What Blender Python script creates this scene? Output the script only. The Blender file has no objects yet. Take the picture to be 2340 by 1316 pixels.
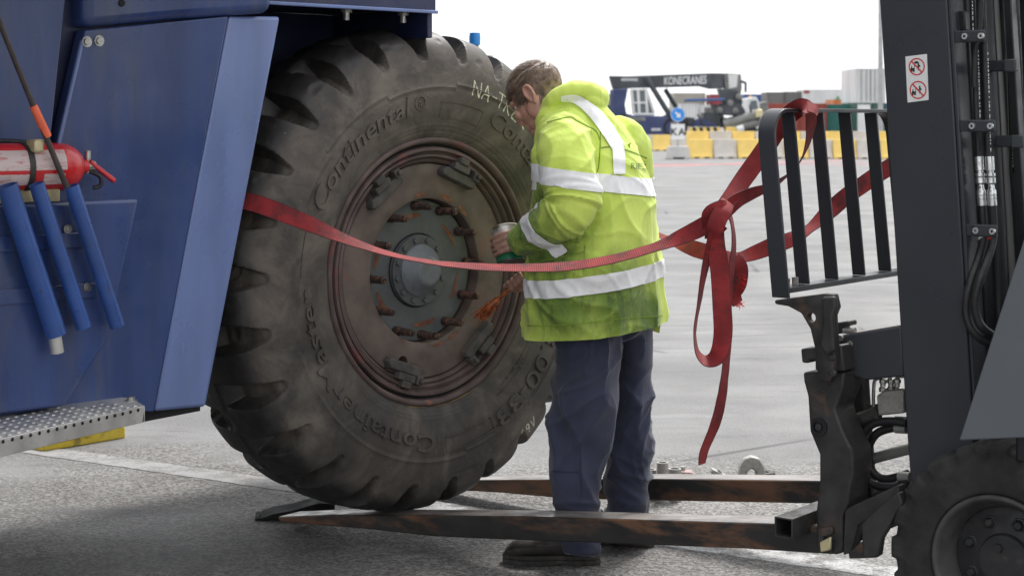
import bpy, bmesh, math, random
from mathutils import Vector, Matrix, noise
from mathutils.bvhtree import BVHTree
R = math.radians
random.seed(7)
sc = bpy.context.scene
C = sc.collection

# ------------------------------------------------------------------ camera
FPX, CX, HY, CH = 4000.0, 1170.0, 268.0, 1.52     # focal length and horizon of the 2340 px wide photograph, eye height
cd = bpy.data.cameras.new('camera')
cam = bpy.data.objects.new('camera', cd)
C.objects.link(cam)
cam.location = (0, 0, CH)
cam.rotation_euler = (R(90), 0, 0)
cd.sensor_width = 36
cd.lens = FPX / 2340 * 36
cd.shift_y = -(658 - HY) / 2340
cd.clip_end = 3000
cd.dof.use_dof = True
cd.dof.focus_distance = 5.9
cd.dof.aperture_fstop = 6.3
sc.camera = cam

# ------------------------------------------------------------------ overcast sky and sun
SUN_EL, SUN_AZ = R(52), R(24)       # azimuth measured from +Y towards +X
w = bpy.data.worlds.new('World')
sc.world = w
w.use_nodes = True
nt = w.node_tree
bg = nt.nodes['Background']
sky = nt.nodes.new('ShaderNodeTexSky')
sky.sky_type = 'NISHITA'
sky.sun_disc = False
sky.sun_elevation = SUN_EL
sky.sun_rotation = SUN_AZ
sky.dust_density = 4
mix = nt.nodes.new('ShaderNodeMixRGB')
mix.inputs[0].default_value = 0.86
mix.inputs[2].default_value = (10.6, 10.8, 11.1, 1)   # even cloud cover
nt.links.new(sky.outputs[0], mix.inputs[1])
nt.links.new(mix.outputs[0], bg.inputs[0])
bg.inputs[1].default_value = 0.086
sd = bpy.data.lights.new('sun', 'SUN')
sd.energy = 2.0
sd.angle = R(16)
sd.color = (1, .97, .93)
sun = bpy.data.objects.new('sun', sd)
C.objects.link(sun)
sdir = Vector((math.cos(SUN_EL) * math.sin(SUN_AZ), math.cos(SUN_EL) * math.cos(SUN_AZ), math.sin(SUN_EL)))
sun.rotation_euler = sdir.to_track_quat('Z', 'Y').to_euler()
sun.location = sdir * 40
vs = sc.view_settings
vs.view_transform = 'Standard'
vs.look = 'None'
vs.exposure = 0.75
vs.gamma = 1
vs.use_curve_mapping = False
sc.cycles.max_bounces = 6
sc.cycles.diffuse_bounces = 3
sc.cycles.glossy_bounces = 3

# ------------------------------------------------------------------ frames: world, machine side (T) and fork truck (K)
TH = R(44); CT, ST = math.cos(TH), math.sin(TH); TX, TY = -.285, 6.24
PH = R(38); CP, SP = math.cos(PH), math.sin(PH); KX, KY = .044, 5.85

def P(px, py, Y):
    return Vector(((px - CX) / FPX * Y, Y, CH - (py - HY) / FPX * Y))

def G(px, py, z=0.0):               # point of the horizontal plane z seen at px, py
    return P(px, py, (CH - z) * FPX / (py - HY))

def tp(px, py, w):                  # machine frame: x along its side, z up, at inward depth w
    rx = (px - CX) / FPX
    Y = (w - TX * ST + TY * CT) / (CT - rx * ST)
    return ((rx * Y - TX) * CT + (Y - TY) * ST, CH - (py - HY) / FPX * Y)

def kp(px, py, y):                  # fork truck frame: x to its rear, z up, at side offset y
    rx = (px - CX) / FPX
    Y = (y + KX * SP + KY * CP) / (rx * SP + CP)
    return ((rx * Y - KX) * CP - (Y - KY) * SP, CH - (py - HY) / FPX * Y)

def kx(px, py, x):                  # fork truck frame: y, z at station x
    rx = (px - CX) / FPX
    Y = (x + KX * CP - KY * SP) / (rx * CP - SP)
    return ((rx * Y - KX) * SP + (Y - KY) * CP, CH - (py - HY) / FPX * Y)

# ------------------------------------------------------------------ materials
def nodes(name):
    m = bpy.data.materials.new(name)
    m.use_nodes = True
    t = m.node_tree
    return m, t, t.nodes['Principled BSDF']

def N(t, kind, **kw):
    n = t.nodes.new(kind)
    for k, v in kw.items():
        if k in ('operation', 'blend_type', 'feature', 'interpolation_type', 'attribute_name', 'data_type', 'noise_dimensions'):
            setattr(n, k, v)
        else:
            n.inputs[k.replace('_', ' ')].default_value = v
    return n

def lk(t, a, b): t.links.new(a, b)

def coord(t, stretch=(1, 1, 1)):
    tc = t.nodes.new('ShaderNodeTexCoord')
    mp = t.nodes.new('ShaderNodeMapping')
    mp.inputs['Scale'].default_value = stretch
    lk(t, tc.outputs['Object'], mp.inputs['Vector'])
    return mp.outputs['Vector']

def nz(t, scale, detail=4, stretch=(1, 1, 1), rough=.55, dist=0.0):
    n = t.nodes.new('ShaderNodeTexNoise')
    n.inputs['Scale'].default_value = scale
    n.inputs['Detail'].default_value = detail
    n.inputs['Roughness'].default_value = rough
    n.inputs['Distortion'].default_value = dist
    lk(t, coord(t, stretch), n.inputs['Vector'])
    return n.outputs['Fac']

def mr(t, v, a, b, c=0.0, d=1.0, smooth=True):
    n = t.nodes.new('ShaderNodeMapRange')
    if smooth: n.interpolation_type = 'SMOOTHSTEP'
    for i, x in enumerate((a, b, c, d)): n.inputs[i + 1].default_value = x
    lk(t, v, n.inputs[0])
    return n.outputs[0]

def mul(t, a, b, op='MULTIPLY'):
    n = t.nodes.new('ShaderNodeMath'); n.operation = op
    for i, x in enumerate((a, b)):
        if isinstance(x, (int, float)): n.inputs[i].default_value = x
        else: lk(t, x, n.inputs[i])
    n.use_clamp = op in ('ADD', 'MULTIPLY') and False
    return n.outputs[0]

def mx(t, fac, a, b, bt='MIX'):
    n = t.nodes.new('ShaderNodeMixRGB'); n.blend_type = bt
    for i, x in enumerate((fac, a, b)):
        if isinstance(x, (int, float)): n.inputs[i].default_value = x
        elif isinstance(x, (tuple, list)): n.inputs[i].default_value = (*x[:3], 1)
        else: lk(t, x, n.inputs[i])
    return n.outputs[0]

def bumpit(t, b, h, strength=.3, dist=.002, prev=None):
    n = t.nodes.new('ShaderNodeBump')
    n.inputs['Strength'].default_value = strength
    n.inputs['Distance'].default_value = dist
    lk(t, h, n.inputs['Height'])
    if prev is not None: lk(t, prev, n.inputs['Normal'])
    lk(t, n.outputs[0], b.inputs['Normal'])
    return n.outputs[0]

def mat(name, base, rough=.55, metal=0, var=.18, vs=7, dirt=None, damt=.6, dsc=5, dthr=.5, dw=.18, stretch=(1, 1, 1),
        chip=None, csc=30, cthr=.68, bump=.15, bs=90, bd=.001, coat=0, spec=.5, rvar=.15):
    m, t, b = nodes(name)
    v = nz(t, vs, 5, stretch)
    lo = tuple(c * (1 - var) for c in base); hi = tuple(min(1, c * (1 + var)) for c in base)
    col = mx(t, mr(t, v, .3, .7), lo, hi)
    rg = mr(t, nz(t, vs * 1.7, 4), .3, .7, max(.05, rough - rvar), min(1, rough + rvar))
    if dirt:
        k = mul(t, mr(t, nz(t, dsc, 7, stretch, .65, .3), dthr, dthr + dw), damt)
        col = mx(t, k, col, dirt)
    if chip:
        k = mr(t, nz(t, csc, 6, (1, 1, 1), .6), cthr, cthr + .03)
        col = mx(t, k, col, chip)
    lk(t, col, b.inputs['Base Color'])
    lk(t, rg, b.inputs['Roughness'])
    b.inputs['Metallic'].default_value = metal
    b.inputs['Specular IOR Level'].default_value = spec
    if coat: b.inputs['Coat Weight'].default_value = coat; b.inputs['Coat Roughness'].default_value = .25
    if bump: bumpit(t, b, nz(t, bs, 4), bump, bd)
    return m

M = {}
M['blue'] = mat('blue_paint', (.030, .058, .18), .32, 0, .18, 2.2, (.10, .105, .115), .6, 3.0, .47, .3, (3.6, 3.6, .55), (.16, .11, .085), 30, .71, .05, 14, .003, .25, .5)
M['blue_tube'] = mat('blue_tube_paint', (.032, .085, .29), .4, 0, .15, 5, (.05, .055, .08), .6, 8, .52, .2, (1, 1, 1), (.05, .035, .03), 22, .7, .06, 40)
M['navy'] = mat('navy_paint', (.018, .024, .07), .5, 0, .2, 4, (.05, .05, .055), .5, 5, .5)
M['blue_edge'] = mat('blue_edge_skylit', (.15, .205, .42), .36, 0, .12, 2.0, (.2, .22, .27), .5, 3.2, .48, .3, (4, 4, .6), (.15, .14, .13), 24, .76, .04, 30)  # sky light on the bent edge is put into this lighter blue
M['alu'] = mat('checker_aluminium', (.56, .55, .53), .48, .75, .12, 9, (.25, .22, .18), .6, 9, .55, .2, (1, 1, 1), None, 30, .7, .15, 60)
M['red_ext'] = mat('extinguisher_red', (.62, .022, .028), .3, 0, .08, 6, (.5, .12, .11), .4, 12, .55, .12, (1, 1, 1), None, 30, .7, .03, 50, .001, .3)
M['label'] = mat('faded_label', (.62, .5, .49), .6, 0, .1, 8, (.5, .08, .08), .6, 60, .54, .06, (.35, 1, 2.4))
M['brass'] = mat('zinc_yellow_bracket', (.62, .55, .33), .4, .5, .15, 14)
M['black'] = mat('black_rubber_hose', (.012, .012, .014), .5, 0, .2, 12, (.06, .055, .05), .3, 14, .5)
M['dark'] = mat('dark_void_steel', (.01, .01, .012), .8, 0, .2, 6)
M['pole'] = mat('weathered_pole', (.055, .042, .038), .6, 0, .25, 18)
M['orange'] = mat('orange_tape', (.9, .16, .07), .5, 0, .12, 20)
M['zinc'] = mat('zinc_bolt', (.42, .42, .40), .38, .85, .2, 30, (.2, .16, .12), .5, 30, .5)
M['galv'] = mat('galvanised_fitting', (.62, .63, .62), .3, .9, .12, 40)
M['rim'] = mat('rusty_rim_paint', (.105, .074, .068), .7, 0, .35, 7, (.23, .06, .055), .6, 5.5, .55, .14, (1, 1, 1), (.27, .11, .07), 18, .69, .35, 55, .002)
M['disc'] = mat('wheel_disc_paint', (.132, .1, .086), .68, 0, .28, 8, (.24, .085, .07), .55, 6.5, .60, .12, (1, 1, 1), (.3, .1, .06), 15, .70, .35, 60, .002)
M['clampm'] = mat('clamp_iron', (.075, .068, .062), .7, 0, .3, 18, (.2, .09, .06), .5, 20, .56, .14, (1, 1, 1), None, 30, .7, .5, 70, .003)
M['hubcap'] = mat('hub_cap_grey', (.16, .175, .19), .5, .1, .12, 12, (.07, .075, .08), .5, 12, .52)
M['hub'] = mat('hub_blue_grey', (.098, .104, .11), .55, 0, .12, 9, (.05, .055, .06), .5, 8, .52, .2, (1, 1, 1), None, 30, .7, .2, 80)
M['stud'] = mat('copper_greased_stud', (.055, .04, .034), .42, .3, .4, 60, (.2, .085, .055), .7, 40, .5, .1, (1, 1, 1), None, 30, .7, .4, 150, .002)
M['grease'] = mat('orange_grease', (.19, .075, .045), .45, .1, .3, 40, (.12, .06, .04), .7, 35, .5, .12, (1, 1, 1), None, 30, .7, .5, 90, .003)
M['grease_wet'] = mat('wet_copper_grease', (.42, .12, .04), .3, .35, .4, 70, (.1, .04, .025), .8, 60, .5, .12, (1, 1, 1), None, 30, .7, .6, 90, .004)
M['gap'] = mat('dark_groove', (.008, .008, .008), .9, 0, .1, 10)
M['ochre'] = mat('ochre_ring_paint', (.28, .19, .06), .7, 0, .4, 16, (.06, .05, .05), .9, 9, .45, .14)
M['chalk'] = mat('paint_chalk', (.62, .59, .45), .8, 0, .2, 40, (.2, .18, .15), .8, 90, .5, .1)
M['steel'] = mat('fork_steel', (.026, .025, .025), .52, .15, .35, 6, (.19, .095, .052), .85, 4.5, .45, .16, (.5, 2, 2), (.5, .33, .03), 9, .735, .25, 40, .002)
M['worn'] = mat('worn_fork_top', (.24, .215, .2), .42, .5, .35, 8, (.05, .04, .038), .8, 7, .5, .2, (.4, 2.5, 1), (.28, .14, .09), 12, .68, .2, 60, .002)
M['rustblk'] = mat('rusty_black_steel', (.035, .033, .033), .6, .1, .35, 14, (.13, .075, .05), .6, 10, .56, .16, (1, 1, 1), None, 30, .7, .4, 60, .002)
M['mast'] = mat('mast_black_paint', (.037, .040, .047), .4, 0, .1, 2.5, (.055, .056, .06), .35, 5, .58, .3, (1, 1, .6), (.11, .11, .11), 46, .735, .06, 50, .001, 0, .35)
M['mast2'] = mat('inner_mast_steel', (.016, .017, .02), .42, .1, .2, 4, (.06, .06, .065), .4, 9, .6, .2, (1, 1, .3))
M['cowl'] = mat('cowl_grey_paint', (.125, .138, .152), .5, 0, .05, 3, None, 0, 5, .5, .2, (1, 1, 1), (.25, .25, .25), 30, .8, .03, 60)
M['ftyre'] = mat('forklift_tyre_rubber', (.022, .021, .021), .78, 0, .3, 9, (.06, .055, .052), .6, 6, .5, .2, (1, 1, 1), None, 30, .7, .5, 70, .003)
M['frim'] = mat('forklift_rim', (.02, .02, .022), .6, 0, .25, 12, (.08, .072, .065), .5, 14, .52, .2)
M['rimedge'] = mat('forklift_rim_edge', (.075, .073, .072), .55, .3, .25, 12, (.02, .02, .02), .5, 9, .5)
M['strap'] = None
M['white'] = mat('sticker_white', (.78, .78, .77), .4, 0, .04, 20, None)
M['stred'] = mat('sticker_red', (.6, .02, .02), .4, 0, .04, 20)
M['stblack'] = mat('sticker_black', (.012, .012, .014), .5, 0, .04, 20)
M['whitetape'] = mat('white_tape', (.75, .75, .73), .5)
M['redtape'] = mat('red_tape', (.75, .025, .02), .4)
M['redknob'] = mat('red_knob', (.72, .05, .03), .35)
M['tin'] = mat('smeared_tin', (.55, .53, .48), .4, .5, .25, 30, (.12, .08, .06), .8, 22, .5, .12)
M['tin_dark'] = mat('tin_base_dark', (.1, .1, .1), .4, .6, .3, 18, (.2, .19, .18), .5, 20, .55)
M['green'] = mat('green_tin_paint', (.015, .16, .075), .4, 0, .12, 20, (.03, .03, .03), .5, 24, .55)
M['yellow'] = mat('yellow_plastic', (.62, .46, .03), .55, 0, .15, 9, (.12, .1, .04), .7, 9, .52)
M['line'] = None
M['boot'] = mat('boot_leather', (.022, .019, .017), .62, 0, .3, 20, (.08, .068, .055), .6, 16, .5, .2, (1, 1, 1), None, 30, .7, .5, 120, .002)
M['sole'] = mat('boot_sole', (.03, .027, .025), .8, 0, .3, 20, (.09, .08, .07), .6, 20, .5)
M['conc'] = mat('barrier_concrete', (.58, .54, .49), .85, 0, .12, 1.5, (.34, .31, .28), .5, 2.2, .5, .25)
M['concy'] = mat('barrier_yellow', (.85, .6, .17), .75, 0, .1, 1.5, (.5, .44, .33), .5, 2.5, .54, .2)
M['block'] = mat('pale_block', (.52, .51, .49), .85, 0, .1, 2)
M['signblue'] = mat('sign_blue', (.03, .26, .72), .4, 0, .03, 3)
M['signpost'] = mat('sign_post_grey', (.4, .4, .4), .5, .4, .1, 3)
M['farnavy'] = mat('far_machine_navy', (.035, .05, .14), .5, 0, .15, 1, (.09, .1, .14), .4, 1, .5)
M['fardark'] = mat('far_machine_dark', (.055, .062, .07), .55, 0, .2, 1, (.12, .12, .12), .4, 1.5, .5)
M['fargrey'] = mat('far_machine_grey', (.2, .2, .19), .6, 0, .25, 1.5)
M['glass'] = mat('cab_glass', (.12, .14, .15), .08, 0, .1, 1)
M['farwhite'] = mat('far_white', (.72, .72, .71), .6, 0, .1, .8, (.5, .49, .47), .5, 1, .5, .2, (1, 1, .3))
for k, c in dict(c_red=(.34, .075, .055), c_grey=(.16, .15, .145), c_teal=(.05, .2, .17), c_white=(.66, .66, .65), c_green=(.03, .1, .08),
                 c_blue=(.06, .12, .28), c_brown=(.27, .25, .22), c_orange=(.55, .17, .05), c_tan=(.4, .38, .33), c_maroon=(.3, .05, .06)).items():
    M[k] = mat('container_' + k[2:], c, .65, 0, .12, .6, tuple(x * .6 + .06 for x in c), .5, .9, .5, .3, (1, 1, .25))
M['letter_green'] = mat('letter_green', (.03, .3, .16), .5, 0, .03, 3)
M['letter_white'] = mat('letter_white', (.75, .75, .75), .5, 0, .03, 3)
M['amber'] = mat('amber_lens', (.85, .4, .05), .3, 0, .03, 3)
M['stone'] = mat('loose_nut_metal', (.36, .35, .33), .5, .4, .2, 40, (.2, .12, .09), .5, 40, .5)
M['pinkrust'] = mat('pinkish_rusty_metal', (.4, .27, .26), .6, .1, .25, 40)

def strap_mat():
    m, t, b = nodes('red_webbing')
    at = t.nodes.new('ShaderNodeUVMap')
    sp = t.nodes.new('ShaderNodeSeparateXYZ'); lk(t, at.outputs[0], sp.inputs[0])
    wv = mul(t, sp.outputs[0], 900.0); wv = mul(t, wv, 0, 'SINE')
    edge = mr(t, mul(t, mul(t, sp.outputs[1], -.5, 'ADD'), 0, 'ABSOLUTE'), .42, .5)
    col = mx(t, mr(t, nz(t, 14, 5), .3, .7), (.19, .010, .013), (.33, .022, .024))
    col = mx(t, mul(t, mr(t, nz(t, 11, 7, (1, 1, 1), .7), .5, .66), .75), col, (.055, .016, .016))
    col = mx(t, mul(t, edge, .65), col, (.05, .014, .014))
    lk(t, col, b.inputs['Base Color'])
    b.inputs['Roughness'].default_value = .75
    b.inputs['Sheen Weight'].default_value = .03
    n1 = bumpit(t, b, wv, .35, .0008)
    bumpit(t, b, nz(t, 160, 3), .3, .001, n1)
    return m
M['strap'] = strap_mat()

def line_mat(name, col, thr):
    m, t, b = nodes(name)
    k = mr(t, nz(t, 7, 8, (1, 1, 1), .75), thr, thr + .12)
    k2 = mr(t, nz(t, 120, 3), .35, .55)
    a = mx(t, mr(t, nz(t, 150, 2), .3, .7), (.13, .125, .12), (.30, .29, .28))
    lk(t, mx(t, mul(t, k, mul(t, mul(t, k2, .6), .4, 'ADD')), a, col), b.inputs['Base Color'])
    b.inputs['Roughness'].default_value = .8
    bumpit(t, b, nz(t, 140, 3), .5, .003)
    return m
M['line'] = line_mat('worn_white_road_paint', (.6, .6, .6), .42)
M['line_shaded'] = line_mat('shaded_white_road_paint', (.34, .335, .33), .43)  # darker copy of the white paint, shade under the machine put into its colour
M['linered'] = line_mat('worn_red_road_paint', (.6, .16, .15), .36)

def zone(t, p, r0, r1):
    """1 inside r0 of the point p (object space), 0 beyond r1."""
    tc = t.nodes.new('ShaderNodeTexCoord')
    d = t.nodes.new('ShaderNodeVectorMath'); d.operation = 'DISTANCE'
    lk(t, tc.outputs['Object'], d.inputs[0]); d.inputs[1].default_value = p
    return mr(t, d.outputs['Value'], r1, r0)

def asphalt_mat():
    m, t, b = nodes('asphalt')
    def vor(s):
        v = t.nodes.new('ShaderNodeTexVoronoi'); v.inputs['Scale'].default_value = s
        lk(t, coord(t), v.inputs['Vector']); return v
    v = vor(95)
    sep = t.nodes.new('ShaderNodeSeparateColor'); lk(t, v.outputs['Color'], sep.inputs[0])
    stone = mx(t, mr(t, sep.outputs[0], .15, 1, 0, 1, False), (.08, .075, .072), (.31, .296, .278))
    fine = mx(t, mr(t, nz(t, 150, 3), .3, .7), (.13, .128, .127), (.265, .262, .26))
    fine = mx(t, mr(t, nz(t, 42, 4), .56, .66), fine, mx(t, .45, fine, (.10, .098, .097)))
    # coarse worn surface around the wheel, smooth dense surface farther out
    tc = t.nodes.new('ShaderNodeTexCoord'); sp = t.nodes.new('ShaderNodeSeparateXYZ'); lk(t, tc.outputs['Object'], sp.inputs[0])
    edge = mul(t, sp.outputs[1], mul(t, nz(t, .9, 5), 3.2), 'ADD')
    far = mr(t, edge, 9.0, 9.7)
    col = mx(t, far, stone, fine)
    big = mr(t, nz(t, .35, 6, (1, 2.2, 1), .6, .4), .32, .7)
    col = mx(t, mul(t, big, .55), col, mx(t, .5, col, (.09, .088, .088)))
    blot = mr(t, nz(t, 1.6, 6, (.7, 1.6, 1), .7), .56, .72)
    col = mx(t, mul(t, blot, .65), col, (.07, .068, .07))
    pale = mr(t, nz(t, .8, 6, (.5, 2.2, 1), .7, .5), .58, .7)
    col = mx(t, mul(t, pale, .4), col, (.31, .31, .31))
    # oily spot, with the machine's shadow painted into the asphalt colour
    oil_shade = mul(t, zone(t, (-1.2, 5.62, 0), .25, 1.15), mr(t, nz(t, 2.3, 7, (1, 1, 1), .65, .6), .30, .60))
    col = mx(t, mul(t, oil_shade, .62), col, (.045, .043, .044))
    # tyre marks and hair cracks
    trk = mr(t, nz(t, 1.3, 7, (.22, 2.6, 1), .72, .9), .57, .66)
    col = mx(t, mul(t, trk, .6), col, (.085, .083, .084))
    vc = t.nodes.new('ShaderNodeTexVoronoi'); vc.feature = 'DISTANCE_TO_EDGE'; vc.inputs['Scale'].default_value = .42
    wrp = t.nodes.new('ShaderNodeMixRGB'); wrp.blend_type = 'ADD'; wrp.inputs[0].default_value = .5
    ns = t.nodes.new('ShaderNodeTexNoise'); ns.inputs['Scale'].default_value = 1.7; ns.inputs['Detail'].default_value = 6
    lk(t, coord(t), wrp.inputs[1]); lk(t, ns.outputs['Color'], wrp.inputs[2]); lk(t, wrp.outputs[0], vc.inputs['Vector'])
    crk = mul(t, mr(t, vc.outputs['Distance'], .009, .003), mr(t, nz(t, .7, 3), .5, .6))
    col = mx(t, mul(t, crk, .7), col, (.05, .049, .05))
    lk(t, col, b.inputs['Base Color'])
    lk(t, mr(t, nz(t, 1.1, 5), .3, .7, .62, .9), b.inputs['Roughness'])
    h = mx(t, far, v.outputs['Distance'], nz(t, 130, 3))
    bumpit(t, b, h, .55, .006)
    return m
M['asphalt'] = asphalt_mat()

def tyre_mat():
    m, t, b = nodes('tyre_rubber')
    tc = t.nodes.new('ShaderNodeTexCoord'); sp = t.nodes.new('ShaderNodeSeparateXYZ'); lk(t, tc.outputs['Object'], sp.inputs[0])
    r = mul(t, mul(t, mul(t, sp.outputs[0], sp.outputs[0]), mul(t, sp.outputs[2], sp.outputs[2]), 'ADD'), 0, 'SQRT')
    n1 = nz(t, 5, 7, (1, 1, 1), .65, .3)
    dust = mul(t, mr(t, mul(t, r, mul(t, n1, .08), 'ADD'), .885, .815), mr(t, n1, .22, .6))
    col = mx(t, mr(t, nz(t, 30, 5), .3, .7), (.016, .0155, .0165), (.032, .031, .031))
    col = mx(t, mul(t, dust, .9), col, mx(t, mr(t, nz(t, 3.4, 8, (1, 1, 1), .7, .8), .36, .66), (.072, .061, .053), (.19, .163, .135)))
    scr = mr(t, nz(t, 3.2, 8, (1, 1, 1), .8, 1.5), .60, .66)
    col = mx(t, mul(t, scr, .5), col, (.028, .027, .027))
    spk = mr(t, nz(t, 70, 3), .71, .75)
    col = mx(t, mul(t, spk, .5), col, (.26, .23, .19))
    lk(t, col, b.inputs['Base Color'])
    lk(t, mr(t, dust, 0, 1, .50, .85), b.inputs['Roughness'])
    n2 = bumpit(t, b, nz(t, 22, 7, (1, 1, 1), .7), .25, .006)
    bumpit(t, b, nz(t, 180, 3), .25, .001, n2)
    return m
M['tyre'] = tyre_mat()

def jacket_mat(spots):
    m, t, b = nodes('hi_vis_fabric')
    col = mx(t, mr(t, nz(t, 5, 4), .3, .7), (.60, .76, .12), (.72, .87, .165))
    k = None
    for p, r0, r1 in spots:
        z = zone(t, p, r0, r1)
        k = z if k is None else mul(t, k, z, 'MAXIMUM')
    grime = mr(t, nz(t, 7, 8, (1, 1, 1), .72, .6), .22, .52)
    grime2 = mr(t, nz(t, 26, 6, (1, 1, .4), .7), .44, .66)
    k1 = mul(t, k, mul(t, grime, .92))
    col = mx(t, k1, col, (.10, .185, .028))
    col = mx(t, mul(t, mul(t, k, grime2), .65), col, (.04, .075, .03))
    sm = mr(t, nz(t, 9, 7, (1, 1, 1), .7, .8), .62, .74)
    col = mx(t, mul(t, sm, .3), col, (.2, .32, .04))
    lk(t, col, b.inputs['Base Color'])
    b.inputs['Roughness'].default_value = .62
    b.inputs['Specular IOR Level'].default_value = .3
    b.inputs['Sheen Weight'].default_value = .15
    n1 = bumpit(t, b, nz(t, 38, 5, (1, 1, 1), .6, .5), .28, .006)
    bumpit(t, b, nz(t, 500, 2), .25, .0006, n1)
    return m

def skin_mat(hands):
    m, t, b = nodes('skin')
    col = mx(t, mr(t, nz(t, 22, 5), .3, .7), (.5, .26, .19), (.62, .36, .28))
    col = mx(t, mul(t, mr(t, nz(t, 12, 4), .5, .7), .4), col, (.52, .16, .12))
    k = None
    for p in hands:
        z = zone(t, p, .09, .15); k = z if k is None else mul(t, k, z, 'MAXIMUM')
    col = mx(t, mul(t, k, mr(t, nz(t, 45, 6), .25, .6, .15, .7)), col, (.19, .105, .075))
    lk(t, col, b.inputs['Base Color'])
    b.inputs['Roughness'].default_value = .5
    b.inputs['Subsurface Weight'].default_value = .08
    b.inputs['Subsurface Radius'].default_value = (.01, .004, .003)
    bumpit(t, b, nz(t, 160, 4), .2, .0015)
    return m

def trouser_mat():
    m, t, b = nodes('navy_work_cloth')
    col = mx(t, mr(t, nz(t, 6, 5), .3, .7), (.022, .027, .056), (.042, .049, .092))
    col = mx(t, mul(t, mr(t, nz(t, 5, 8, (1, 1, .6), .7, .4), .48, .7), .6), col, (.045, .043, .045))
    col = mx(t, mul(t, mr(t, nz(t, 16, 6), .6, .75), .3), col, (.13, .14, .2))
    lk(t, col, b.inputs['Base Color'])
    b.inputs['Roughness'].default_value = .85
    b.inputs['Sheen Weight'].default_value = .25
    n1 = bumpit(t, b, nz(t, 34, 5, (1, 1, 1), .6, .4), .22, .005)
    bumpit(t, b, nz(t, 600, 2), .3, .0006, n1)
    return m
M['trouser'] = trouser_mat()
M['reflect'] = mat('reflective_silver', (.93, .93, .93), .45, .0, .05, 30, (.6, .6, .58), .5, 14, .58, .14, (1, 1, 1), None, 30, .7, .1, 200, .0006)
M['seam'] = mat('seam_green', (.22, .33, .04), .8, 0, .2, 50)  # thin seam lines, a darker green than the cloth
M['hair'] = mat('brown_hair', (.19, .128, .088), .5, 0, .4, 45, None, 0, 5, .5, .2, (1, 1, 1), None, 30, .7, 0)
M['eye'] = mat('eye_white', (.7, .68, .65), .2, 0, .05, 30)
M['printgrey'] = mat('faded_print', (.2, .27, .07), .7, 0, .3, 60)

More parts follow.
